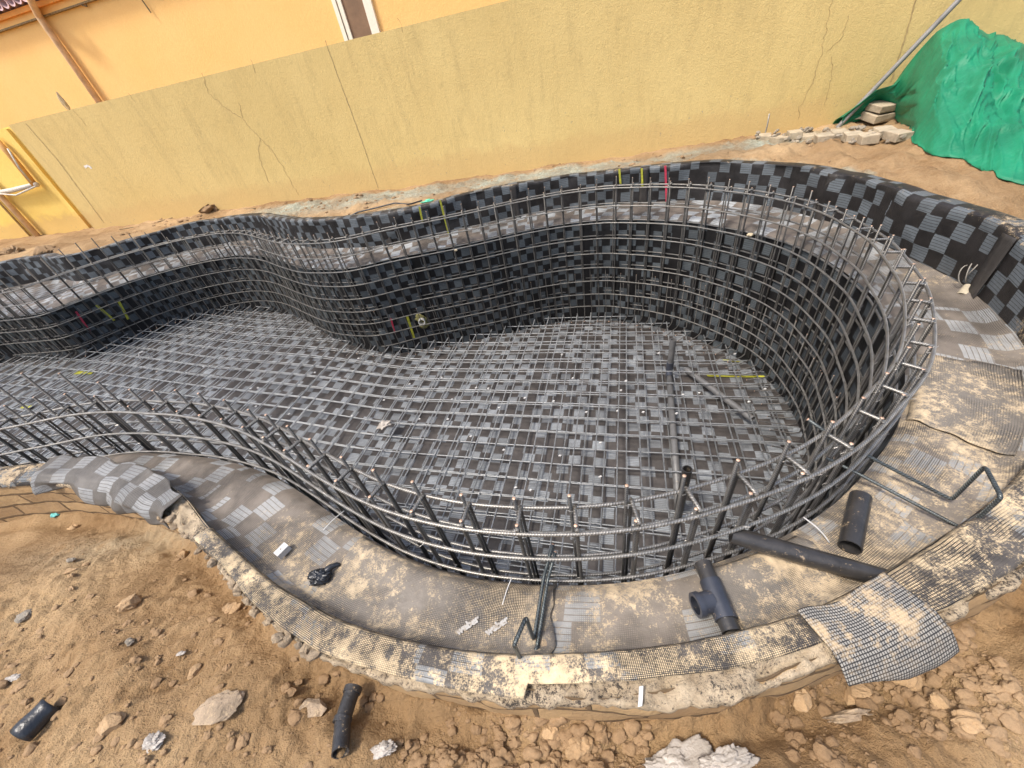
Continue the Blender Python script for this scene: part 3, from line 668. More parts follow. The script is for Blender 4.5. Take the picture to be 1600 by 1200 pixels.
# rendered chunk poking over the wall top
t = single('render_lump', MB().rock(wpt(100, 160, -.1)+np.array([0, 0, .0]), (.07, .06, .24), 5, 2, .3), m_plain('lump', (.50, .38, .22), .9), 'small broken mortar stub standing up on the wall top at left', 'mortar')
# house behind
HD = 3.0
HP = WP0+WN*HD
hpt = lambda u, v, off=0.: onpl(u, v, WN, HP-WN*off)
hs = thing('house', 'peach orange house with clay tiled roof rising behind the wall', 'house', (*(HP[:2]-WT[:2]*4), .3))
ez = float(hpt(60, 30)[2])             # eaves height
hL = HP[:2]-WT[:2]*30; hR = HP[:2]+WT[:2]*12
build('house_wall', slab(MB(), hL, hR, .3, .0, ez+.02), M_OR, hs)
M_TRIM = m_plain('orange_trim', (.78, .33, .07), .8, 0, .15, 3); M_TILE = m_plain('clay_tile', (.50, .33, .33), .8, 0, .35, 5, .004)
def hb(mb, x0, x1, off0, off1, z0, z1):
    a = HP[:2]+WT[:2]*x0-WN[:2]*off0; b = HP[:2]+WT[:2]*x1-WN[:2]*off0
    return slab(mb, a, b, off0-off1, z0, z1)
build('cornice', hb(MB(), -30, 12, .06, 0.002, ez+.015, ez+.11), M_OR, hs)
build('fascia', hb(MB(), -30, 12, .13, -.1, ez+.112, ez+.19), M_TRIM, hs)
build('soffit_line', hb(MB(), -30, 12, .065, -.05, ez-.012, ez+.012), M_CRK3, hs)
mb = MB()
for i in range(190):
    x = -26+i*.19; a = HP+WT*x-WN*.22; b = HP+WT*x+WN*3.0; z = ez+.30
    A = np.array([a[0], a[1], z]); B = np.array([b[0], b[1], z+.8]); mb.pipe([A, A+(B-A)*.1], .10, .075, 12); mb.tube([A+(B-A)*.1, A+(B-A)*.5, B], .10, 12, True)
    A2 = A+WT*.095-[0, 0, .06]; B2 = B+WT*.095-[0, 0, .06]; mb.tube([A2+(B2-A2)*.03, B2], .06, 8, True)
build('roof', mb, M_TILE, hs, smooth_=True)
xw = lambda p: (p-HP).dot(WT)
# downpipe
p = hpt(62, 25, .12); p1 = hpt(155, 155, .12)
mb = MB().tube([hpt(38, -22, .34), hpt(50, 4, .30), hpt(59, 22, .12), hpt(64, 30, .10), np.array([p1[0], p1[1], .3])], .065, 14)
build('downpipe', mb, M_PB, hs, smooth_=True)
# window
wa = hpt(527, 0, .0); wb = hpt(585, 36, .0); x0, x1 = xw(hpt(537, 48)), xw(hpt(588, 36))
fr = build('window', hb(hb(hb(MB(), x0-.02, x0+.16, .06, -.05, 1.2, 3.2), x1-.12, x1+.04, .06, -.05, 1.2, 3.2), x0+.16, x1-.12, .06, -.05, 1.1, 1.3), m_plain('white_frame', (.80, .76, .62), .6, 0, .05), hs)
build('pane', hb(MB(), x0+.16, x1-.12, .03, -.04, 1.3, 3.2), m_plain('brown_shutter', (.20, .12, .065), .6, 0, .25, 3), fr)
build('frame_groove', hb(MB(), x0+.06, x0+.08, .065, .05, 1.3, 3.2), M_CRK2, fr)
for pl in ([(132, 0), (136, 10), (122, 6)], [(222, 0), (236, 20)]):
    build('hook', MB().tube([hpt(u, v, .05) for u, v in pl], .012, 6), M_CRK2, hs)

# ------------------------------------------------------------------ rebar
M_RBV = m_rebar('rebar_shade_painted', (.15, .142, .13)); M_RB = m_rebar('rebar_steel', (.37, .352, .32)); M_RBF = m_rebar('rebar_floor_steel', (.44, .45, .45)); M_CUT = m_plain('cut_end', (.62, .40, .28), .4, .3, .3)  # uprights get darker steel than the rings, shade painted into the colour
M_TIE = m_plain('tie_wire', (.40, .38, .35), .4, .7)
cg = thing('rebar_cage', 'double curtain of tied steel reinforcement following the curved pool wall', 'rebar cage', (0, .8, 0))
RING = [.30-.18*k for k in range(9)]
def mask_ring(P, z, off): return z > meshz(P[:, 0], P[:, 1])+.02
for k, z in enumerate(RING):
    for lay, base, r in (('in', CI-NCI*.014, .0072), ('out', CO+NCI*.014, .0072)):
        Q = resample(base, .04, True); m = mask_ring(Q, z, 0)
        wz = .006*vnoise(np.arange(len(Q))*.04, np.zeros(len(Q)), .9, 200+k)+.003
        nseg = 8 if k < 3 else 5
        if m.all():
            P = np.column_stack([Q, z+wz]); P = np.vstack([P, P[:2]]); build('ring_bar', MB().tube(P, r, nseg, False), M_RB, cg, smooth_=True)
        else:
            i0 = np.argmax(~m); Q = np.roll(Q, -i0, 0); m = np.roll(m, -i0); P = np.column_stack([Q, z+wz]); idx = np.where(m)[0]
            for g in np.split(idx, np.where(np.diff(idx) > 1)[0]+1):
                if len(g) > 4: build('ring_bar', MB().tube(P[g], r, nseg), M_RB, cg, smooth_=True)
L = len(CI); per = np.linalg.norm(np.roll(CI, -1, 0)-CI, axis=1).sum(); nst = int(per/.19); stir = []
Qi = resample(CI, per/nst/4, True); Ni = normals2(Qi)
for i in range(nst):
    k = (i*4) % len(Qi); p = Qi[k]; n = Ni[k]; T_ = np.array([-n[1], n[0]])
    ph = np.array([vnoise(i, 0, .7, 210), vnoise(i, 0, .9, 211), vnoise(i, 0, .8, 212)])
    if p[0] < -7.7: continue
    zb = float(meshz(*p)); tip_i = .33+.07+.035*ph[0]; tip_o = .33+.022*ph[1]; lt = .20*float(sstep(-2.1, -2.7, p[0])*sstep(3, 2, p[1])+sstep(-4.2, -5.2, p[0])*sstep(3, 4, p[1])); tip_i += lt; tip_o += lt*(.8+.4*ph[2]); zc = .315+.006*ph[2]
    a = p+T_*.012; b = p+n*.072+T_*.012
    mb = MB()
    ins_ = -n*.0; foot = p-n*(.22)
    sl = T_*(.02*ph[1])
    # inner leg: lap of two bars, foot turned onto the floor mesh
    zf = float(meshz(*(p-n*.22)))+.012
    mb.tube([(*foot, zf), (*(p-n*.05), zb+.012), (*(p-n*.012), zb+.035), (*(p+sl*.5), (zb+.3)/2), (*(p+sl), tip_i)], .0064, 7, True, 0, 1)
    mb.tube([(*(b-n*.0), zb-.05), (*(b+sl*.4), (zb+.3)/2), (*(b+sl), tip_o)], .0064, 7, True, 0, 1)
    # hairpin across the top with its own legs
    c0 = a+T_*.001; c1 = b+T_*.001
    mb.tube([(*(c0-n*.006), max(zb+.05, zc-1.25)), (*(c0-n*.006), zc-.015), (*c0, zc+.0), (*c1, zc-.0), (*(c1+n*.006), zc-.015), (*(c1+n*.006), max(zb+.05, zc-1.2))], .006, 7)
    mb.tube([(*(c0-n*.012), zc+.001), (*(c0+n*.01), zc+.0035), (*(c1-n*.01), zc+.0035), (*(c1+n*.012), zc+.001)], .0068, 8, True, 2)  # lighter sleeve on the crosspiece, light from above put into its colour
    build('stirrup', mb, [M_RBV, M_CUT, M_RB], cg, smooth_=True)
# starter bars between the stirrups on the visible far side
for i in range(nst):
    for sub in (2,):
        k = (i*4+sub) % len(Qi); p = Qi[k]; n = Ni[k]
        if (p[1] < 1.5 and p[0] < 1.6) or p[0] < -7: continue
        if len([1 for c_ in cg.children if c_.name.startswith('starter_bar')]) >= 98: break
        zb = float(meshz(*p)); h = .62+.12*vnoise(i, sub, .9, 220); foot = p-n*.30; T_ = np.array([-n[1], n[0]])
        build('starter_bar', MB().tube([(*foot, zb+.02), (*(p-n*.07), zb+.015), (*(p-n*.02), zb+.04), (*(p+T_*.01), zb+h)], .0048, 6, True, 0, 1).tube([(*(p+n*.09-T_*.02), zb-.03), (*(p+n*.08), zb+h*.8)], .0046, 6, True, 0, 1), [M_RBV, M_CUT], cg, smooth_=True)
# tie wires on the near cage
mb = MB()
for i in range(nst):
    k = (i*4) % len(Qi); p = Qi[k]; n = Ni[k]; T_ = np.array([-n[1], n[0]])
    if np.hypot(*p) > 3.6: continue
    for z in RING[:4]:
        for q in (p-n*.006, p+n*.078):
            if rnd.random() < .25: continue
            an = np.linspace(0, 2*math.pi*1.15, 9); r_ = .0135
            P = np.array([[q[0]+T_[0]*math.cos(t_)*r_+n[0]*math.sin(t_)*r_, q[1]+T_[1]*math.cos(t_)*r_+n[1]*math.sin(t_)*r_, z-.008+.012*math.sin(t_)+.001*j] for j, t_ in enumerate(an)])
            e = P[-1]+np.array([rnd.uniform(-.02, .02), rnd.uniform(-.02, .02), rnd.uniform(-.012, .02)]); mb.tube(np.vstack([P, e]), .0011, 3)
build('tie_wires', mb, M_TIE, cg, kind='stuff')
# floor meshes
def floormat(name, label, dz, ph, r, inset):
    t = thing(name, label, 'rebar mesh', (0, 2.5, -1.2))
    loop = smooth(CI-NCI*inset, 3); sp = .19; n_ = 0
    for fam, (e, f_) in enumerate(((EA, EB), (EB, EA))):
        cs = loop @ f_
        for c_ in np.arange(math.floor(cs.min()/sp)*sp+ph, cs.max(), sp):
            c2 = c_+.006*vnoise(c_*9, 0, 1, 230+fam)
            A_ = loop @ f_-c2; B_ = np.roll(A_, -1); cr = np.where(A_*B_ < 0)[0]
            ts = sorted([float(((loop[i_]+(loop[(i_+1) % len(loop)]-loop[i_])*A_[i_]/(A_[i_]-B_[i_])) @ e)) for i_ in cr])
            for t0, t1 in zip(ts[::2], ts[1::2]):
                if t1-t0 < .15: continue
                tt = np.arange(t0, t1, .12); tt = np.append(tt, t1)
                ben = .010*vnoise(tt, tt*0+c_*3, .8, 233+fam); P = np.outer(tt, e)+np.outer(c2+ben, f_)
                z = meshz(P[:, 0], P[:, 1])+dz+(.0115 if fam == 0 else 0)+.008*vnoise(tt, tt*0+c_, .9, 234)
                build('mesh_bar', MB().tube(np.column_stack([P, z]), r, 6, True, 0), M_RBF, t, smooth_=True); n_ += 1
    return n_
n1 = floormat('floor_mesh', 'upper layer of steel reinforcement grid over the pool floor', 0., 0.02, .0062, .0)
n2 = floormat('floor_mesh', 'lower layer of steel reinforcement grid just above the floor membrane', -.10, .10, .0062, .0)
print('mesh bars', n1, n2, 'stirrups', nst)

# ------------------------------------------------------------------ pipes and bars lying about
def lz(x, y): return float(ledgez(x, y))
def lp(u, v, h=0.0): return onz(u, v, h)
M_BP = m_plain('black_pipe', (.030, .028, .027), .33, 0, .35, 12, .0012, .22); M_BT = m_plain('slate_fitting', (.034, .038, .05), .35, 0, .25, 18, .0006, .15)
M_PO2 = m_plain('pit_pipe', (.11, .108, .105), .45, 0, .3, 10, .001, .1)
a_ = lp(1142, 835, .075); b_ = lp(1390, 906, .035)
single('loose_pipe', MB().pipe(np.array([a_+(b_-a_)*t for t in np.linspace(0, 1, 6)]), .031, .027), M_BP, 'long black plastic pipe lying from the cage across the ledge', 'pipe', smooth_angle=40)
a_ = lp(1345, 776, .036); b_ = lp(1328, 855, .036)
single('loose_pipe', MB().pipe(np.array([a_+(b_-a_)*t for t in np.linspace(0, 1, 5)]), .034, .030), M_BP, 'short black plastic pipe offcut on the ledge beside the bent bar', 'pipe', smooth_angle=40)
tp = thing('pipe_tee', 'slate black tee fitting with short pipe stubs on the near ledge', 'pipe fitting', lp(1118, 930, 0))
A0 = lp(1098, 880, .04); A1 = lp(1143, 988, .04); dr = (A1-A0); Lt = np.linalg.norm(dr); dr /= Lt; sd_ = np.cross(dr, [0, 0, 1])
build('pipe_stub', MB().pipe([A0, A0+dr*Lt*.36], .029, .025), M_BP, tp, smooth_angle=40)
build('pipe_stub', MB().pipe([A1-dr*Lt*.2, A1], .029, .025), M_BP, tp, smooth_angle=40)
B0 = A0+dr*Lt*.28; B1 = A0+dr*Lt*.84
mid = A0+dr*Lt*.56; br0 = lp(1090, 945, .045)
bd_ = br0-mid; bd_ /= np.linalg.norm(bd_)
mb = MB().pipe([B0, B0+dr*.001, B1-dr*.001, B1], .035, .0295, 24); mb.pipe([mid+bd_*.02, mid+bd_*.062, mid+bd_*.0621, mid+bd_*.08], .034, .028, 24)
mb.pipe([mid+bd_*.062, mid+bd_*.0805], .039, .028, 24)
build('tee_body', mb, M_BT, tp, smooth_angle=40)
def curvehit(u, v, P, ymin=1.6):
    r = ray(u, v); d = r[:2]/np.linalg.norm(r[:2]); n = np.array([-d[1], d[0]]); s_ = P @ n; s2_ = np.roll(s_, -1); best = None
    for i_ in np.where(s_*s2_ < 0)[0]:
        q = P[i_]+(P[(i_+1) % len(P)]-P[i_])*s_[i_]/(s_[i_]-s2_[i_]); t_ = q @ d
        if t_ > 0 and q[1] > ymin and (best is None or t_ > best[0]): best = (t_, q)
    t_, q = best; return np.array([q[0], q[1], C[2]+t_/np.linalg.norm(r[:2])*r[2]])
M_WH = m_plain('white_bits', (.50, .49, .47), .5, 0, .1)
# drain pipe standing in the pit, and run
def pitp(u, v, h): return onz(u, v, h)
zc_ = float(meshz(1.9, 3.2))
foot = pitp(1046, 577, zc_+.0); zt_ = ztop(foot, 1047, 530)
dp = thing('drain_pipe', 'black drain pipe rising from the pit mesh and running towards the viewer', 'pipe', foot)
build('riser', MB().pipe([foot, (foot[0], foot[1], zt_)], .031, .026), M_PO2, dp, smooth_angle=40)
f2_ = pitp(1062, 790, zc_-.0); zt2 = ztop(f2_, 1063, 730)
build('elbow', MB().tube([foot+[0, 0, .10], foot, foot+(f2_-foot)*.012-[0, 0, .03], foot+(f2_-foot)*.05-[0, 0, .04]], .037, 14), M_BT, dp, smooth_angle=50)
build('run', MB().tube([foot+(f2_-foot)*.03-[0, 0, .04], foot+(f2_-foot)*.5-[0, 0, .05], f2_-[0, 0, .05]], .031, 14), M_PO2, dp, smooth_=True)
build('riser', MB().pipe([f2_-[0, 0, .06], (f2_[0], f2_[1], zt2)], .033, .028), M_BP, dp, smooth_angle=40)
a_ = pitp(1072, 577, zc_-.055); b_ = pitp(1176, 655, zc_-.055)
single('loose_pipe', MB().pipe([a_, (a_+b_)/2, b_], .03, .026), M_PO2, 'dark pipe slanting under the rebar grid in the deep end', 'pipe', smooth_angle=40)
# inlet box in the pit wall, conduit stub with wire loops on the right ledge, chips on the far ledge
q = curvehit(660, 500, PW); k = np.argmin(((PW-q[:2])**2).sum(1)); n = normals2(PW)[k]; an_ = math.atan2(n[1], n[0])
ib = thing('wall_inlet', 'small white inlet pipe with yellow foam let into the dark pit wall', 'inlet', q)
build('foam_collar', MB().rock(q-np.array([*(n*.01), 0]), (.17, .10, .20), 811, 3, .4), m_plain('foam', (.30, .27, .10), .9, 0, .4, 30, .01), ib, smooth_=True)
build('inlet_pipe', MB().pipe([q+[n[0]*.02, n[1]*.02, .02], q-[n[0]*.10, n[1]*.10, -.02]], .045, .036, 16), m_plain('inlet_white', (.60, .58, .52), .5, 0, .1), ib, smooth_angle=40)
cs_ = thing('conduit_stub', 'pale conduit stub with wire loops lying at the foot of the right parapet', 'conduit', onz(1510, 456, -.02))
o1 = onz(1504, 462, -.01); o2 = onz(1516, 448, .03)
build('stub', MB().pipe([o1, o2], .030, .024, 14), m_plain('pale_conduit', (.36, .31, .22), .7, 0, .3, 20), cs_, smooth_angle=40)
mb = MB()
for j in range(3):
    tt = np.linspace(0, 2*math.pi, 18); c0_ = o2+np.array([.01*j, .05, .05+.02*j]); mb.tube([c0_+np.array([.05*math.cos(t_), .03*math.sin(t_+j), .055*math.sin(t_)]) for t_ in tt], .0035, 5)
build('wire_loop', mb, m_plain('dull_wire', (.22, .20, .17), .6), cs_, smooth_=True)
for u, v, s_, lab in ((1268, 374, .07, 'pale yellowish stone chip resting on the far right ledge'), (1172, 367, .05, 'small cream pebble on the ledge nosing behind the far cage'), (672, 385, .05, 'tiny white chip on the far ledge near the middle of the cage'), (712, 391, .04, 'second tiny white chip on the far ledge right of the first')):
    p = onz(u, v, -.03); single('stone', MB().rock(p, (s_, s_*.8, s_*.7), int(u), 3, .2), m_plain('cream_stone', (.46, .38, .25), .9), lab, 'stone', smooth_=True)
# two bent stirrup bars left lying across the ledge
def bentbar(pts, label):
    P = []
    for k in range(len(pts)):
        p = np.array(pts[k]); 
        if 0 < k < len(pts)-1:
            a = np.array(pts[k-1]); b = np.array(pts[k+1]); r_ = .016
            da = (a-p)/np.linalg.norm(a-p); db = (b-p)/np.linalg.norm(b-p)
            for t_ in (0, .25, .5, .75, 1): P.append((1-t_)**2*(p+da*r_)+2*t_*(1-t_)*p+t_**2*(p+db*r_))
        else: P.append(p)
    single('bent_rebar', MB().tube(P, .0066, 10, True, 0, 1), [M_RBG, M_CUT], label, 'rebar', smooth_=True)
M_RBG = m_rebar('fresh_rebar', (.13, .145, .145))
f1 = lp(1487, 781, .02); f2 = lp(1507, 828, .02); h1 = ztop(f1, 1531, 743); h2 = ztop(f2, 1583, 766); hh = (h1+h2)/2
bentbar([lp(1262, 655, .20), lp(1306, 686, .13), f1, (f1[0], f1[1], hh), (f2[0], f2[1], hh), f2, lp(1335, 737, .05), lp(1290, 715, .06)], 'bent steel hairpin bar reaching from the cage over the right hand ledge')
f1 = lp(834, 999, .02); h1 = ztop(f1, 814, 969); t1 = np.array([f1[0], f1[1], h1]); t2 = onz(803, 1008, h1); f2 = np.array([t2[0], t2[1], .02])
bentbar([lp(864, 850, .14), lp(850, 900, .06), f1, t1, t2, f2, lp(838, 1015, .015), lp(839, 1012, .02), lp(856, 905, .05), lp(868, 862, .12)], 'bent steel hairpin bar hanging from the cage onto the near ledge')

# pieces on the ledge and sand
def cloth_blob(cx, size, seed, flat=.5, sub=4, rough=.55, f=1.6):
    v, fcs = ICO[sub]; g = 1+rough*fbm(v[:, 0]*f+seed, v[:, 1]*f+v[:, 2]*1.3*f, 1.3, seed, 4)+.25*np.abs(vnoise(v[:, 0]*3+v[:, 2]*2, v[:, 1]*3, 2.2, seed+3))
    vv = v*g[:, None]*np.array(size)/2; vv[:, 2] = np.where(vv[:, 2] < 0, vv[:, 2]*.25, vv[:, 2]); return MB().add(vv+np.array(cx), fcs)
M_BLK = m_plain('black_plastic', (.018, .02, .024), .28, 0, .4, 10, .003); M_WHP = m_plain('white_plastic', (.34, .305, .265), .35, 0, .12, 12, .004); M_CON = m_plain('concrete', (.27, .205, .14), .95, 0, .35, 12, .006, .5)
p0 = lp(500, 902, .02); p1_ = lp(527, 882, .015)
mb = cloth_blob(p0, (.085, .06, .06), 31, rough=.28, f=.9); mb.tube([p0+(p1_-p0)*.2, p0+(p1_-p0)*.7+[0, 0, .012], p1_, p1_+[.012, -.004, 0]], .009, 8, rad=[.02, .013, .010, .006])
single('plastic_rag', mb, M_BLK, 'crumpled black plastic rag on the near ledge', 'rag', smooth_=True)
c_ = lp(442, 861, .02); rz = Matrix.Rotation(.9, 3, 'Z'); rz = np.array(rz)
mb = MB().box(c_+[0, 0, .016], (.055, .032, .003), rz).box(c_+rz @ np.array([0, .016, 0])+[0, 0, .002], (.055, .003, .03), rz).box(c_+rz @ np.array([0, -.016, 0])+[0, 0, .002], (.055, .003, .03), rz)
mb.tube([c_+[0, 0, .017], c_+[0, 0, .0188]], .0028, 8, mi=1)
single('spacer_clip', mb, [M_WH, M_CRK2], 'small white plastic channel clip on the left near ledge', 'clip')
c_ = lp(851, 1012, .01); mb = MB().box(c_, (.022, .045, .012), jit=.001)
single('concrete_spacer', mb, M_CON, 'small pale concrete spacer block against the rim beside the bent bar', 'spacer')
# white strap over the rim
P = [onz(1002, 1072, .105), onz(1001, 1092, .10), onz(1000, 1104, .098)]
mb = MB(); mb.grid(np.array([[p_-[.006, 0, 0] for p_ in P], [p_+[.006, 0, 0] for p_ in P]]).reshape(2, 3, 3))
o = single('white_strip', mb, M_WH, 'short white plastic strip stuck on the near rim', 'strip'); o.modifiers.new('t', 'SOLIDIFY').thickness = .004
# loose wires
def wire(pts, r, mat, label, name='wire', cat='wire'):
    P = resample(smooth(resample(pts, .01), 8, False), .01); return single(name, MB().tube(P, r, 5), mat, label, cat, smooth_=True)
wire([lp(1255, 808, .05), lp(1275, 822, .05), lp(1290, 838, .02), lp(1296, 848, .01)], .0028, M_WH, 'pale twin wire curling beside the long black pipe')
wire([lp(800, 902, .02), lp(794, 915, .02), lp(785, 945, .012)], .002, M_WH, 'thin pale wire on the ledge left of the hanging bent bar')
wire([lp(538, 798, .02), lp(520, 812, .02), lp(505, 828, .012)], .002, M_WH, 'thin pale wire at the cage foot near the black rag')
pz = lambda u, v: onz(u, v, float(meshz(-3.3, 3.2))+.02)
an = np.linspace(0, 2*math.pi, 20); cc = pz(237, 568); 
wire([cc+np.array([.10*math.cos(t_)*.6, .05*math.cos(t_)*.5, .10+.11*math.sin(t_)]) for t_ in an], .008, M_WH, 'white rope loop standing on the floor mesh at left', 'rope_loop', 'rope')
single('plastic_scrap', cloth_blob(pz(250, 582), (.16, .12, .07), 44, sub=3), M_WHP, 'white plastic scrap beside the rope loop on the floor mesh', 'scrap', smooth_=True)
single('plastic_scrap', cloth_blob(onz(600, 665, -1.22), (.13, .09, .06), 45, sub=3), M_WHP, 'white crumpled scrap caught in the middle of the floor mesh', 'scrap', smooth_=True)
q0 = CI[np.argmin(((CI-onz(275, 375, .3)[:2])**2).sum(1))]
wire([(*q0, ztop(q0, 277, 372)), onz(292, 430, -.3), onz(310, 490, float(meshz(-4.2, 5.6)))], .005, M_WH, 'white string tied from the cage top down to the far floor mesh', 'string', 'string')
# little white spacers in the mesh
def spc(u, v, s, lab, layer=0):
    p = onz(u, v, -1.2); p = onz(u, v, float(meshz(p[0], p[1]))+.0); 
    single('mesh_spacer', MB().box(p, (s, s*.8, s*.8), np.array(Matrix.Rotation(rnd.random()*3, 3, 'Z'))).tube([p-[s*.8, 0, 0], p+[s*.8, 0, .004]], s*.3, 6), M_WH, lab, 'spacer', 'small white plastic spacers in the floor mesh')
for u, v in [(744, 606), (706, 624), (763, 607), (780, 637), (736, 682), (787, 703), (820, 622), (865, 627), (878, 554), (895, 591), (916, 644), (978, 595), (965, 642), (938, 692), (875, 712), (764, 640), (806, 762), (829, 766), (938, 745), (970, 610), (1005, 644), (977, 597), (1029, 552), (1057, 646), (1092, 614), (1067, 617), (1170, 628), (1230, 629), (1148, 553), (1195, 608), (452, 647), (550, 650), (468, 686), (400, 635), (353, 653), (392, 607), (318, 573), (403, 606), (350, 606), (492, 582), (505, 641), (560, 560), (640, 600), (690, 590), (600, 625), (655, 655), (700, 655)]:
    spc(u, v, .017, 'tiny white plastic spacer tied into the rebar grid of the pool floor')

# tapes: yellow and red marking strips on the membrane
M_YT = m_plain('yellow_marking', (.36, .35, .03), .6, 0, .4, 40); M_RT = m_plain('red_marking', (.42, .03, .06), .6, 0, .4, 40)
def tape(u0, v0, u1, v1, P, off, mat, w=.022):
    a = curvehit(u0, v0, P); b = curvehit(u1, v1, P); r_ = []
    for t_ in np.linspace(0, 1, 7):
        q = a*(1-t_)+b*t_; k = np.argmin(((P-q[:2])**2).sum(1)); n = normals2(P)[k]; T_ = np.array([-n[1], n[0]]); c0 = q[:2]-n*off
        r_.append([(*(c0-T_*w/2), q[2]), (*(c0+T_*w/2), q[2])])
    o = build('marking_strip', MB().grid(np.array(r_)), mat, lining); o.modifiers.new('t', 'SOLIDIFY').thickness = .002
for u0, v0, u1, v1 in [(655, 322, 660, 345), (687, 312, 703, 374), (968, 263, 970, 286), (1003, 262, 1004, 290)]: tape(u0, v0, u1, v1, RI, .03, M_YT)
tape(1040, 258, 1042, 314, RI, .03, M_RT)
for u0, v0, u1, v1 in [(636, 492, 647, 526), (150, 476, 178, 500), (185, 470, 200, 498)]: tape(u0, v0, u1, v1, PW, .035, M_YT, .03)
for u0, v0, u1, v1 in [(611, 496, 617, 518), (118, 486, 142, 520)]: tape(u0, v0, u1, v1, PW, .035, M_RT)
fz_ = lambda u, v: onz(u, v, float(floorz(2, 3))+.022)
for pts in ([(1105, 587), (1160, 588), (1195, 588)], [(1130, 563), (1155, 564)]):
    P = np.array([fz_(u, v) for u, v in pts]); build('marking_strip', MB().grid(np.array([P-[.0, .015, 0], P+[.0, .015, 0]])), M_YT, lining)
def fz2(u, v):
    p = onz(u, v, -1.0)
    for _ in range(10): p = onz(u, v, float(floorz(p[0], p[1]))+.022)
    return p
for pts in ([(118, 582), (145, 582)], [(32, 637), (48, 637)]):
    P = np.array([fz2(u, v) for u, v in pts]); build('marking_strip', MB().grid(np.array([P-[.0, .04, 0], P+[.0, .04, 0]])), M_YT, lining)

# printed word on the ledge membrane
def word(text, a, b, size, mat, parent):
    cu = bpy.data.curves.new('txt', 'FONT'); cu.body = text; cu.size = size; cu.extrude = .0004; cu.offset = .003
    ob = bpy.data.objects.new('txt', cu); COL.objects.link(ob); bpy.context.view_layer.update()
    me = bpy.data.meshes.new_from_object(ob.evaluated_get(bpy.context.evaluated_depsgraph_get())); bpy.data.objects.remove(ob)
    n = len(me.vertices); co = np.empty(n*3); me.vertices.foreach_get('co', co); co = co.reshape(-1, 3)
    fcs = [tuple(p_.vertices) for p_ in me.polygons]; wdt = co[:, 0].max()-co[:, 0].min(); L_ = np.linalg.norm(b-a); k_ = L_/wdt
    ex = (b-a)/L_; ey = np.cross([0, 0, 1], ex); V_ = a+np.outer((co[:, 0]-co[:, 0].min())*k_, ex)+np.outer(co[:, 1]*k_, ey)+np.outer(co[:, 2], [0, 0, 1])
    g2 = V_[:, :2]; dA, _ = segdist(g2, PWl); dB, _ = segdist(g2, RIl); V_[:, 2] = ledge_h(g2, dA, dB)+.0155+co[:, 2]
    return build('printed_word', MB().add(V_, fcs), mat, parent)
a_ = N('printed_ink'); fd = a_.ramp(a_.noise(70, 5, .8), .38, .54)
M_INK = a_.out(a_.mix(fd, (.24, .20, .155), (.38, .37, .35)), .8)
word('weber', lp(716, 996, .0), lp(752, 972, .0), .05, M_INK, lining)
word('weber', lp(762, 997, .0), lp(797, 973, .0), .05, M_INK, lining)

# loose flaps of mat draped over the rim
def flap(name, label, s0, s1, drop, mat, inner=.0, seed=1, amp=.012, uvk=1.0, wob=.02, ang=0.0, out_=.03, cut=0.0):
    ss_ = np.arange(s0, s1, .012); P = np.stack([np.interp(ss_, sout, cr_pts[:, k]) for k in (0, 1)], 1); I = np.stack([np.interp(ss_, sout, near_i[:, k]) for k in (0, 1)], 1)
    NN = np.stack([np.interp(ss_, sout, NO[:, k]) for k in (0, 1)], 1); NN /= np.linalg.norm(NN, axis=1)[:, None]; T_ = np.stack([-NN[:, 1], NN[:, 0]], 1)
    e = (ss_-s0)/(s1-s0); rows_ = []; uvs = []
    wdt = np.linalg.norm(P-I, axis=1); dl = drop*(1+.22*vnoise(ss_, ss_*0, 5, seed)-cut*np.abs(e-.5))
    nt_ = 26
    for k in range(nt_+1):
        t_ = k/nt_; L_ = (wdt+dl)*t_; on = np.minimum(L_, wdt+.012); dn_ = np.maximum(0, L_-wdt-.012)
        q = I+(P-I)*(on/wdt)[:, None]; fold = amp*vnoise(ss_, ss_*0, 5.5, seed+1)*np.minimum(1, dn_/.05)+amp*.5*vnoise(ss_, L_, 9, seed+2)
        q = q+NN*(out_*np.sin(np.minimum(dn_/.08, 1.2))+fold)[:, None]+T_*(ang*L_)[:, None]
        z = rimz(q[:, 0], q[:, 1])+.026+.008*vnoise(ss_, L_, 7, seed+4)-dn_*.93-.02*sstep(.75, 1, on/(wdt+.012))
        rows_.append(np.column_stack([q, z])); uvs.append(np.column_stack([ss_+ang*L_, L_]))
    o = build(name, MB().grid(np.array(rows_), np.array(uvs)), mat, lining, smooth_=True, label=label); o.modifiers.new('t', 'SOLIDIFY').thickness = .005
def s_at(u, v): return float(sout[np.argmin(((cr_pts-onz(u, v, .09)[:2])**2).sum(1))])
flap('loose_flap', 'checkered flap folded down over the sandy blocks at left', s_at(72, 735), s_at(255, 805), .085, M_FLAPL, seed=301, amp=.05, ang=.2)
a = N('net_mat'); sp = a.n('SeparateXYZ', {0: a.tc.outputs['UV']}); nu = a.math('FRACT', a.math('DIVIDE', sp.outputs[0], .0082)); nv = a.math('FRACT', a.math('DIVIDE', sp.outputs[1], .0082))
sq = a.math('MULTIPLY', a.math('GREATER_THAN', nu, .3), a.math('GREATER_THAN', nv, .3))
dm = a.math('ADD', a.math('MULTIPLY', a.noise(9, 6, .7), .7), a.math('MULTIPLY', a.noise(70, 3, .7), .3))
c = a.mix(sq, (.022, .021, .021), a.mix(a.noise(30), (.15, .145, .135), (.36, .34, .30))); c = a.mix(a.math('MULTIPLY', a.ramp(dm, .49, .60, 0, .85), a.ramp(sp.outputs[1], .12, .18, 1, .15)), c, (.50, .37, .22))
M_NET = a.out(c, .8, 0, a.bump(sq, .003, 1.0))
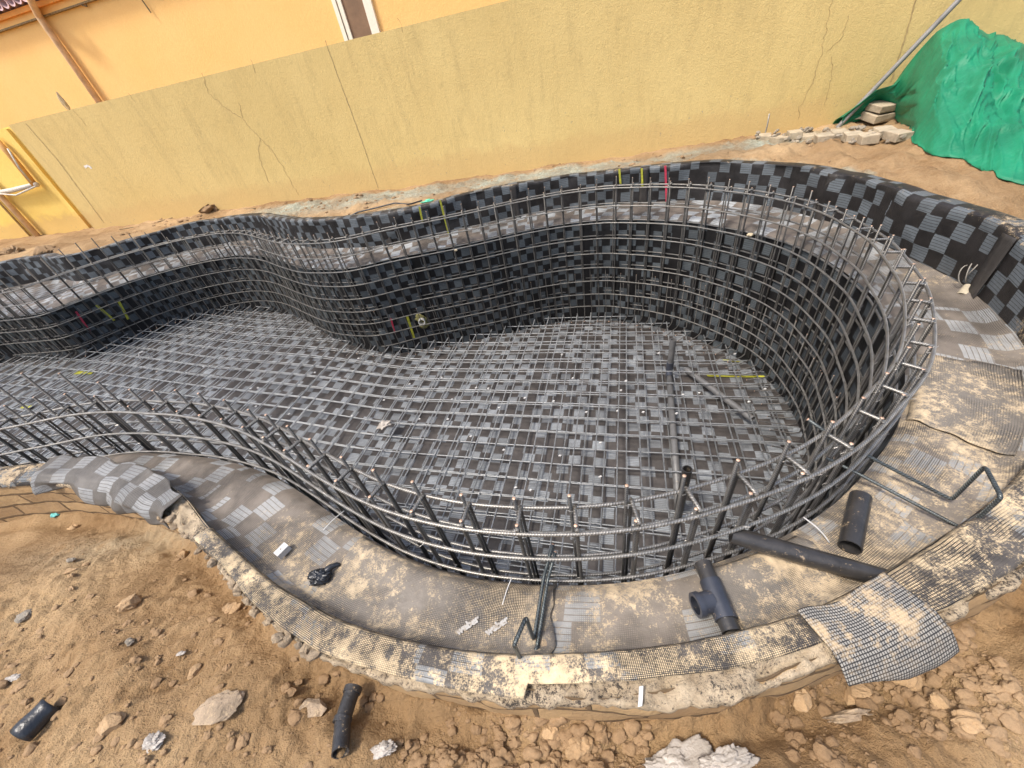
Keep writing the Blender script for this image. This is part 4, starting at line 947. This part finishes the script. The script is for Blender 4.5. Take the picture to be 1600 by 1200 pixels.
flap('loose_flap', 'coarse black netted flap hanging over the right near rim', s_at(1306, 1045), s_at(1466, 978), .085, M_NET, seed=320, amp=.022, ang=.12, out_=.035, cut=.5)

# ------------------------------------------------------------------ things on the near sand
M_ST = m_plain('sandstone', (.34, .225, .12), .95, 0, .3, 14, .006, .3); M_ROCKG = m_plain('grey_stone', (.20, .175, .14), .95, 0, .35, 14, .006, .4)
stones = [
 (180, 1132, (.075, .07, .06), M_ST, 'rounded tan stone between the half pipe and the broken slab'),
 (343, 1108, (.16, .10, .05), M_CON, 'broken flat grey mortar slab on the near sand'),
 (207, 944, (.09, .075, .07), M_ST, 'tan stone pair lump in the middle of the left sand'),
 (362, 953, (.085, .055, .04), M_ST, 'pale elongated stone just below the left rim crust'),
 (289, 868, (.05, .04, .05), M_ST, 'small upright pale stone under the left rim edge'),
 (42, 963, (.07, .055, .04), M_ROCKG, 'grey stone at the left picture edge by a dark sliver'),
 (203, 1004, (.035, .03, .025), M_ROCKG, 'small dark grey pebble in the footprints'),
 (105, 893, (.085, .03, .012), M_ST, 'flat pale shard lying on the upper left sand'),
 (110, 876, (.05, .025, .02), M_ROCKG, 'dark grey fragment above the flat pale shard'),
 (115, 826, (.06, .045, .03), M_ST, 'tan chip among the rubble under the left flap'),
 (490, 1108, (.10, .07, .02), M_CON, 'thin grey mortar flake left of the black elbow pipe'),
 (1405, 1062, (.10, .08, .07), M_ST, 'large tan clod under the netted flap'),
 (1340, 1090, (.08, .06, .05), M_ST, 'tan clod directly below the corner of the netted flap'),
 (1465, 1098, (.05, .045, .04), M_ST, 'small round clod right of the netted flap'),
 (1250, 1095, (.06, .05, .045), M_ST, 'round clod against the blocks left of the netted flap'),
 (1325, 1120, (.14, .035, .06), M_CON, 'pinkish tilted mortar shard below the netted flap'),
 (1510, 1128, (.07, .05, .04), M_ST, 'flat clod in the lower right sand'),
 (305, 1050, (.04, .05, .02), M_ST, 'narrow tan chip above the broken mortar slab'),
 (905, 1172, (.09, .07, .05), M_ST, 'rough clod lump at the bottom beside the white sack'),
 (860, 1145, (.05, .04, .035), M_ST, 'small clod above the bottom lump'),
]
for k, (u, v, sz, mt, lab) in enumerate(stones):
    p = gpt(u, v); single('stone', MB().rock(p+[0, 0, sz[2]*.22], sz, 60+k, 3, .22), mt, lab, 'stone', smooth_=False)
# half pipe shell
def shell(c0, c1, r, a0, a1, rot=0):
    c0 = np.array(c0); c1 = np.array(c1); d = c1-c0; d /= np.linalg.norm(d); s_ = np.cross(d, [0, 0, 1]); s_ /= np.linalg.norm(s_); up = np.cross(s_, d); an = np.linspace(a0, a1, 18); rows_ = []
    for t_ in np.linspace(0, 1, 8):
        rr = r*(1+.05*math.sin(t_*7)); c_ = c0*(1-t_)+c1*t_; rows_.append([c_+rr*(math.cos(q)*s_+math.sin(q)*up) for q in an+.25*t_])
    return MB().grid(np.array(rows_))
a_ = gpt(40, 1150)+[0, 0, .015]; b_ = gpt(92, 1100)+[0, 0, .02]
o = single('pipe_shell', shell(a_, b_, .036, -.5, math.pi*.8), M_BLK, 'split black half pipe half filled with sand at lower left', 'pipe shell', smooth_=True); o.modifiers.new('t', 'SOLIDIFY').thickness = .005
el = thing('elbow_pipe', 'muddy black corrugated elbow pipe sticking out of the sand below the rim', 'pipe', gpt(545, 1120))
e0 = gpt(536, 1178)+[0, 0, .02]; e1 = gpt(546, 1128)+[0, 0, .05]; e2 = gpt(565, 1085)+[0, 0, .075]
M_MUD = m_plain('muddy_black', (.028, .028, .03), .4, 0, .4, 20, .002, .28)
build('pipe_body', MB().pipe([e0, e1, e2], .026, .022, 20), M_MUD, el, smooth_angle=45)
d_ = (e2-e1)/np.linalg.norm(e2-e1); build('collar', MB().pipe([e2-d_*.012, e2+d_*.006], .031, .022, 20).pipe([e1-d_*.012, e1+d_*.004], .030, .0255, 20), M_MUD, el, smooth_angle=45)
for i, (u, v, s3, sd2, lab) in enumerate([(1058, 1199, (.19, .08, .03), 51, 'crumpled white plastic sack on the sand mound at the bottom'), (1130, 1194, (.14, .06, .03), 52, 'torn white sack edge right of the bottom mound'),
        (600, 1172, (.065, .032, .022), 53, 'white torn plastic shred right of the elbow pipe'), (242, 1160, (.055, .04, .022), 54, 'dirty white glove like rag at lower left'), (22, 1060, (.05, .02, .012), 55, 'pale plastic sliver at the lower left edge'), (285, 1022, (.028, .014, .008), 56, 'little white foam chip in the middle of the sand'), (245, 1168, (.02, .02, .02), 57, 'small pale twisted tip of the rag')][:6]):
    p = gpt(u, v); single('plastic_scrap', cloth_blob(p+[0, 0, .008], s3, sd2, sub=4, rough=.45, f=1.3), M_WHP, lab, 'plastic scrap', smooth_=True)
p = gpt(88, 806); single('plastic_scrap', cloth_blob(p+[0, 0, .01], (.05, .03, .02), 61, sub=2), m_plain('teal', (.12, .45, .42), .5), 'small turquoise scrap in the rubble under the left flap', 'plastic scrap', smooth_=True)

# ------------------------------------------------------------------ far side things
M_TARP0 = N('green_tarp')
a = M_TARP0; n_ = a.noise(3, 5, .6); c = a.mix(a.ramp(n_, .3, .7), (.0, .125, .055), (.0, .215, .098)); c = a.mix(a.ramp(a.noise(260, 2), .3, .7, 0, .3), c, (.0, .12, .06))
c = a.mix(a.ramp(a.noise(4, 7, .75), .54, .70, 0, .3), c, (.05, .28, .16))
M_TARP = a.out(c, .6, 0, a.bump(a.noise(9, 5, .6), .02, .8)); M_TARP.use_backface_culling = False
cols = [(1316, 196, 1318, 182, .25), (1345, 190, 1345, 160, .28), (1375, 184, 1373, 137, .30), (1402, 190, 1404, 128, .34), (1422, 226, 1440, 82, .42), (1458, 246, 1465, 47, .5), (1500, 256, 1492, 33, .5), (1530, 268, 1516, 38, .5), (1560, 281, 1537, 54, .5), (1595, 291, 1560, 54, .55), (1650, 305, 1598, 66, .5), (1720, 320, 1680, 60, .55), (1820, 330, 1760, 110, .4)]
rows_ = []; K = 80; ctrl = []
for bu, bv, tu, tv, off in cols:
    b = gpt(bu, bv)+[0, 0, .012]; t_ = wpt(tu, tv, off); back = np.array([*(t_[:2]+WN[:2]*(off-.06)), .55*t_[2]+.45*.35]); low = np.array([*(t_[:2]+WN[:2]*(off-.04)), .33]); ctrl.append([b, t_, back, low])
ctrl = np.array(ctrl); tcol = np.linspace(0, len(cols)-1, 240)
cc_ = np.stack([[np.interp(tcol, range(len(cols)), ctrl[:, a_i, b_i]) for b_i in range(3)] for a_i in range(4)], 0)  # [4,3,n]
for a_i in range(4): cc_[a_i] = smooth(cc_[a_i].T, 12, False).T
G = []
for k in range(K+1):
    t_ = k/K
    if t_ < .72:
        q = t_/.72; p = cc_[0]*(1-q)+cc_[1]*q; p = p.copy(); hgt_ = cc_[1][2]-cc_[0][2]; p[2] += hgt_*.10*math.sin(math.pi*q)
        bulge = .16*math.sin(math.pi*q)
    else:
        q = (t_-.72)/.28; p = (cc_[1]*(1-q)**2+2*q*(1-q)*cc_[2]+cc_[3]*q*q); bulge = 0
    x_ = tcol*.30; amp = .10*np.minimum(1, (cc_[1][2]-cc_[0][2])/.6)*math.sin(math.pi*min(1, .01+t_*1.25))**.7
    wx = x_+.22*vnoise(x_, t_*2+x_*0, 1.4, 405); wt = t_*1.5+.25*vnoise(x_+3, t_*2+x_*0, 1.7, 406)
    rd = lambda a_, b_, f0, sd0: (1-np.abs(vnoise(a_, b_, f0, sd0)))**4.5
    # folds fan out from the two high points
    f_ = 0
    for pc, pt_ in ((6.1, .70), (9.3, .60)):
        dx = (tcol-pc)*.30; dy = (t_-pt_)*1.3+1e-3; an_ = np.arctan2(dx, -dy); rr_ = np.hypot(dx, dy)
        f_ = f_+.55*rd(an_*1.3+wt*.25, rr_*.5, 1.9, 410+int(pc))*np.minimum(1, rr_/.25)
        f_ = f_+.9*np.exp(-(rr_/.16)**1.2)
    f_ = amp*(f_+.9*rd(wx*.8+wt*.9, wx*.4-wt*.8, 1.8, 401)+.65*rd(wx*.9-wt*.8, wt*1.1+wx*.4, 3.4, 402)+.28*rd(wx+wt*.9, wt*1.0-wx*.5, 7, 403)-1.1)
    p = p-WN[:, None]*(f_+bulge*(cc_[1][2]-cc_[0][2])*.35); p[2] += f_*.7
    p[2] = np.maximum(p[2], [gz(px_, py_)+.010 for px_, py_ in zip(p[0], p[1])]); G.append(p.T)
G = np.array(G); o = single('tarp', MB().grid(G), M_TARP, 'crumpled green tarpaulin heaped against the yellow wall at right', 'tarpaulin', smooth_=True); o.modifiers.new('t', 'SOLIDIFY').thickness = .006
# pole
pb = gpt(1308, 200); pt = wpt(1500, -2, .25); dd_ = pt-pb; pt2 = pb+dd_*1.25
single('metal_pole', MB().pipe([pb, pb+dd_*.5, pt2], .024, .020, 16), m_plain('galvanised', (.20, .19, .18), .6, .2, .25, 9), 'grey scaffold pole leaning against the yellow wall beside the tarpaulin', 'pole', smooth_angle=40)
# stub of dark tube by the tarp
a_ = wpt(1590, 103, .4); single('black_hose', MB().tube([a_-WT*.12, a_+WT*.5-[0, 0, .10]], .025, 10), M_BLK, 'black hose end poking out behind the tarpaulin at the right edge', 'hose', smooth_=True)
# blocks
M_PAV = m_plain('paver', (.36, .295, .205), .95, 0, .3, 12, .006, .3)
ang = math.atan2(-WN[0], WN[1]); 
def Rz(a_): return np.array(Matrix.Rotation(a_, 3, 'Z'))
def bev(o, w=.006):
    m = o.modifiers.new('b', 'BEVEL'); m.width = w; m.segments = 2
p = gpt(1377, 188)
rot = Rz(ang+.25) @ np.array(Matrix.Rotation(.12, 3, 'X'))
for h_, dx, lab in ((.045, 0, 'sand covered concrete block lying lowest at the foot of the tarpaulin'), (.125, .02, 'tilted pale concrete block stacked on another beside the pole')):
    o = single('concrete_block', MB().box(p+[dx, 0, h_+.01], (.36, .24, .072), rot, jit=.005), M_PAV, lab, 'block', 'concrete blocks by the tarpaulin'); bev(o)
for k, u in enumerate(np.linspace(1194, 1400, 10)):
    v = 220-.012*(u-1194)+3*math.sin(k*2.1); p = gpt(u, v)
    pos = ['leftmost', 'second', 'third', 'fourth', 'fifth', 'sixth', 'seventh', 'eighth', 'ninth', 'rightmost'][k]
    o = single('paving_block', MB().box(p+[0, 0, .028+.006*math.sin(k*1.7)], (.135, .17, .07), Rz(ang+rnd.uniform(-.3, .3)), jit=.004), M_PAV, pos+' paving block counted from the left in the row under the leaning pole', 'paver', 'row of paving blocks under the wall'); bev(o)
# flat board and rubble behind the row
a_ = gpt(1090, 224); b_ = gpt(1210, 207); m_ = (a_+b_)/2; dv = b_-a_; o = single('timber_batten', MB().box(m_+[0, 0, .03], (np.linalg.norm(dv[:2]), .07, .025), Rz(math.atan2(dv[1], dv[0])), jit=.003), m_plain('old_timber', (.32, .22, .15), .9, 0, .35, 14), 'weathered timber batten lying at the wall foot left of the pavers', 'timber'); bev(o, .003)
a_ = gpt(1245, 196); o = single('cement_sheet', MB().box(a_+[0, 0, .05], (.42, .12, .015), Rz(ang-.1), jit=.006), m_plain('grey_sheet', (.33, .31, .28), .9, 0, .3), 'thin broken grey cement sheet behind the paving blocks', 'sheet')
a_ = gpt(1345, 190); o = single('cement_sheet', MB().box(a_+[0, 0, .05], (.30, .10, .02), Rz(ang+.05), jit=.005), m_plain('pale_sheet', (.46, .40, .31), .9, 0, .3), 'pale flat cement piece between the pole foot and the tarpaulin', 'sheet')
mb = MB()
for i in range(130):
    u = rnd.uniform(1180, 1410); p = gpt(u, 213+rnd.uniform(-10, 12)); s_ = rnd.uniform(.012, .045); mb.rock(p+[0, 0, s_*.4+(.03 if rnd.random() < .4 else 0)], (s_*1.6, s_*1.2, s_), 2000+i, 1, .3)
build('rubble', mb, m_plain('rubble_grey', (.26, .22, .165), .95, 0, .35, 20, .005), kind='stuff', label='grey cement rubble scattered between the paving blocks', category='rubble')
p = gpt(1194, 215); q = (p[0], p[1], ztop(p, 1198, 178)); single('steel_pin', MB().tube([p, ((p[0]+q[0])/2+.005, p[1], (p[2]+q[2])/2), q], .008, 8), M_RB, 'thin rusty steel pin standing upright at the wall foot', 'pin', smooth_=True)
P = [gpt(u, v)+[0, 0, .02] for u, v in ((540, 342), (560, 334), (590, 327), (620, 325), (640, 322), (660, 316))]
wire(P, .009, M_BLK, 'thin black cable curving over the sand behind the far rim', 'cable', 'cable')
p = gpt(668, 316); single('plastic_scrap', cloth_blob(p+[0, 0, .01], (.14, .08, .03), 71, sub=2), m_plain('mint', (.10, .50, .30), .6), 'small mint green scrap on the far rim by the cable', 'plastic scrap', smooth_=True)
P = [gpt(u, v)+[0, 0, .015] for u, v in ((188, 360), (230, 353), (300, 333), (400, 327))]
wire(P, .007, M_CRK2, 'thin brown cable lying along the far left rim', 'cable', 'cable')
for i, (u, v, s_, lab) in enumerate([(332, 328, .40, 'large crumbling sand lump against the yellow wall above the left bend'), (188, 350, .22, 'sand lump near the left end of the yellow wall'), (285, 345, .16, 'low sand lump between two larger ones by the wall'), (75, 395, .3, 'pale crusted lump on the bright far left sand'), (25, 395, .35, 'pale crusted lump at the far left edge')]):
    p = gpt(u, v); single('sand_lump', MB().rock(p+[0, 0, .0], (s_, s_*.7, s_*.55), 330+i, 4, .5), M_CLOD, lab, 'sand lump', smooth_=True)
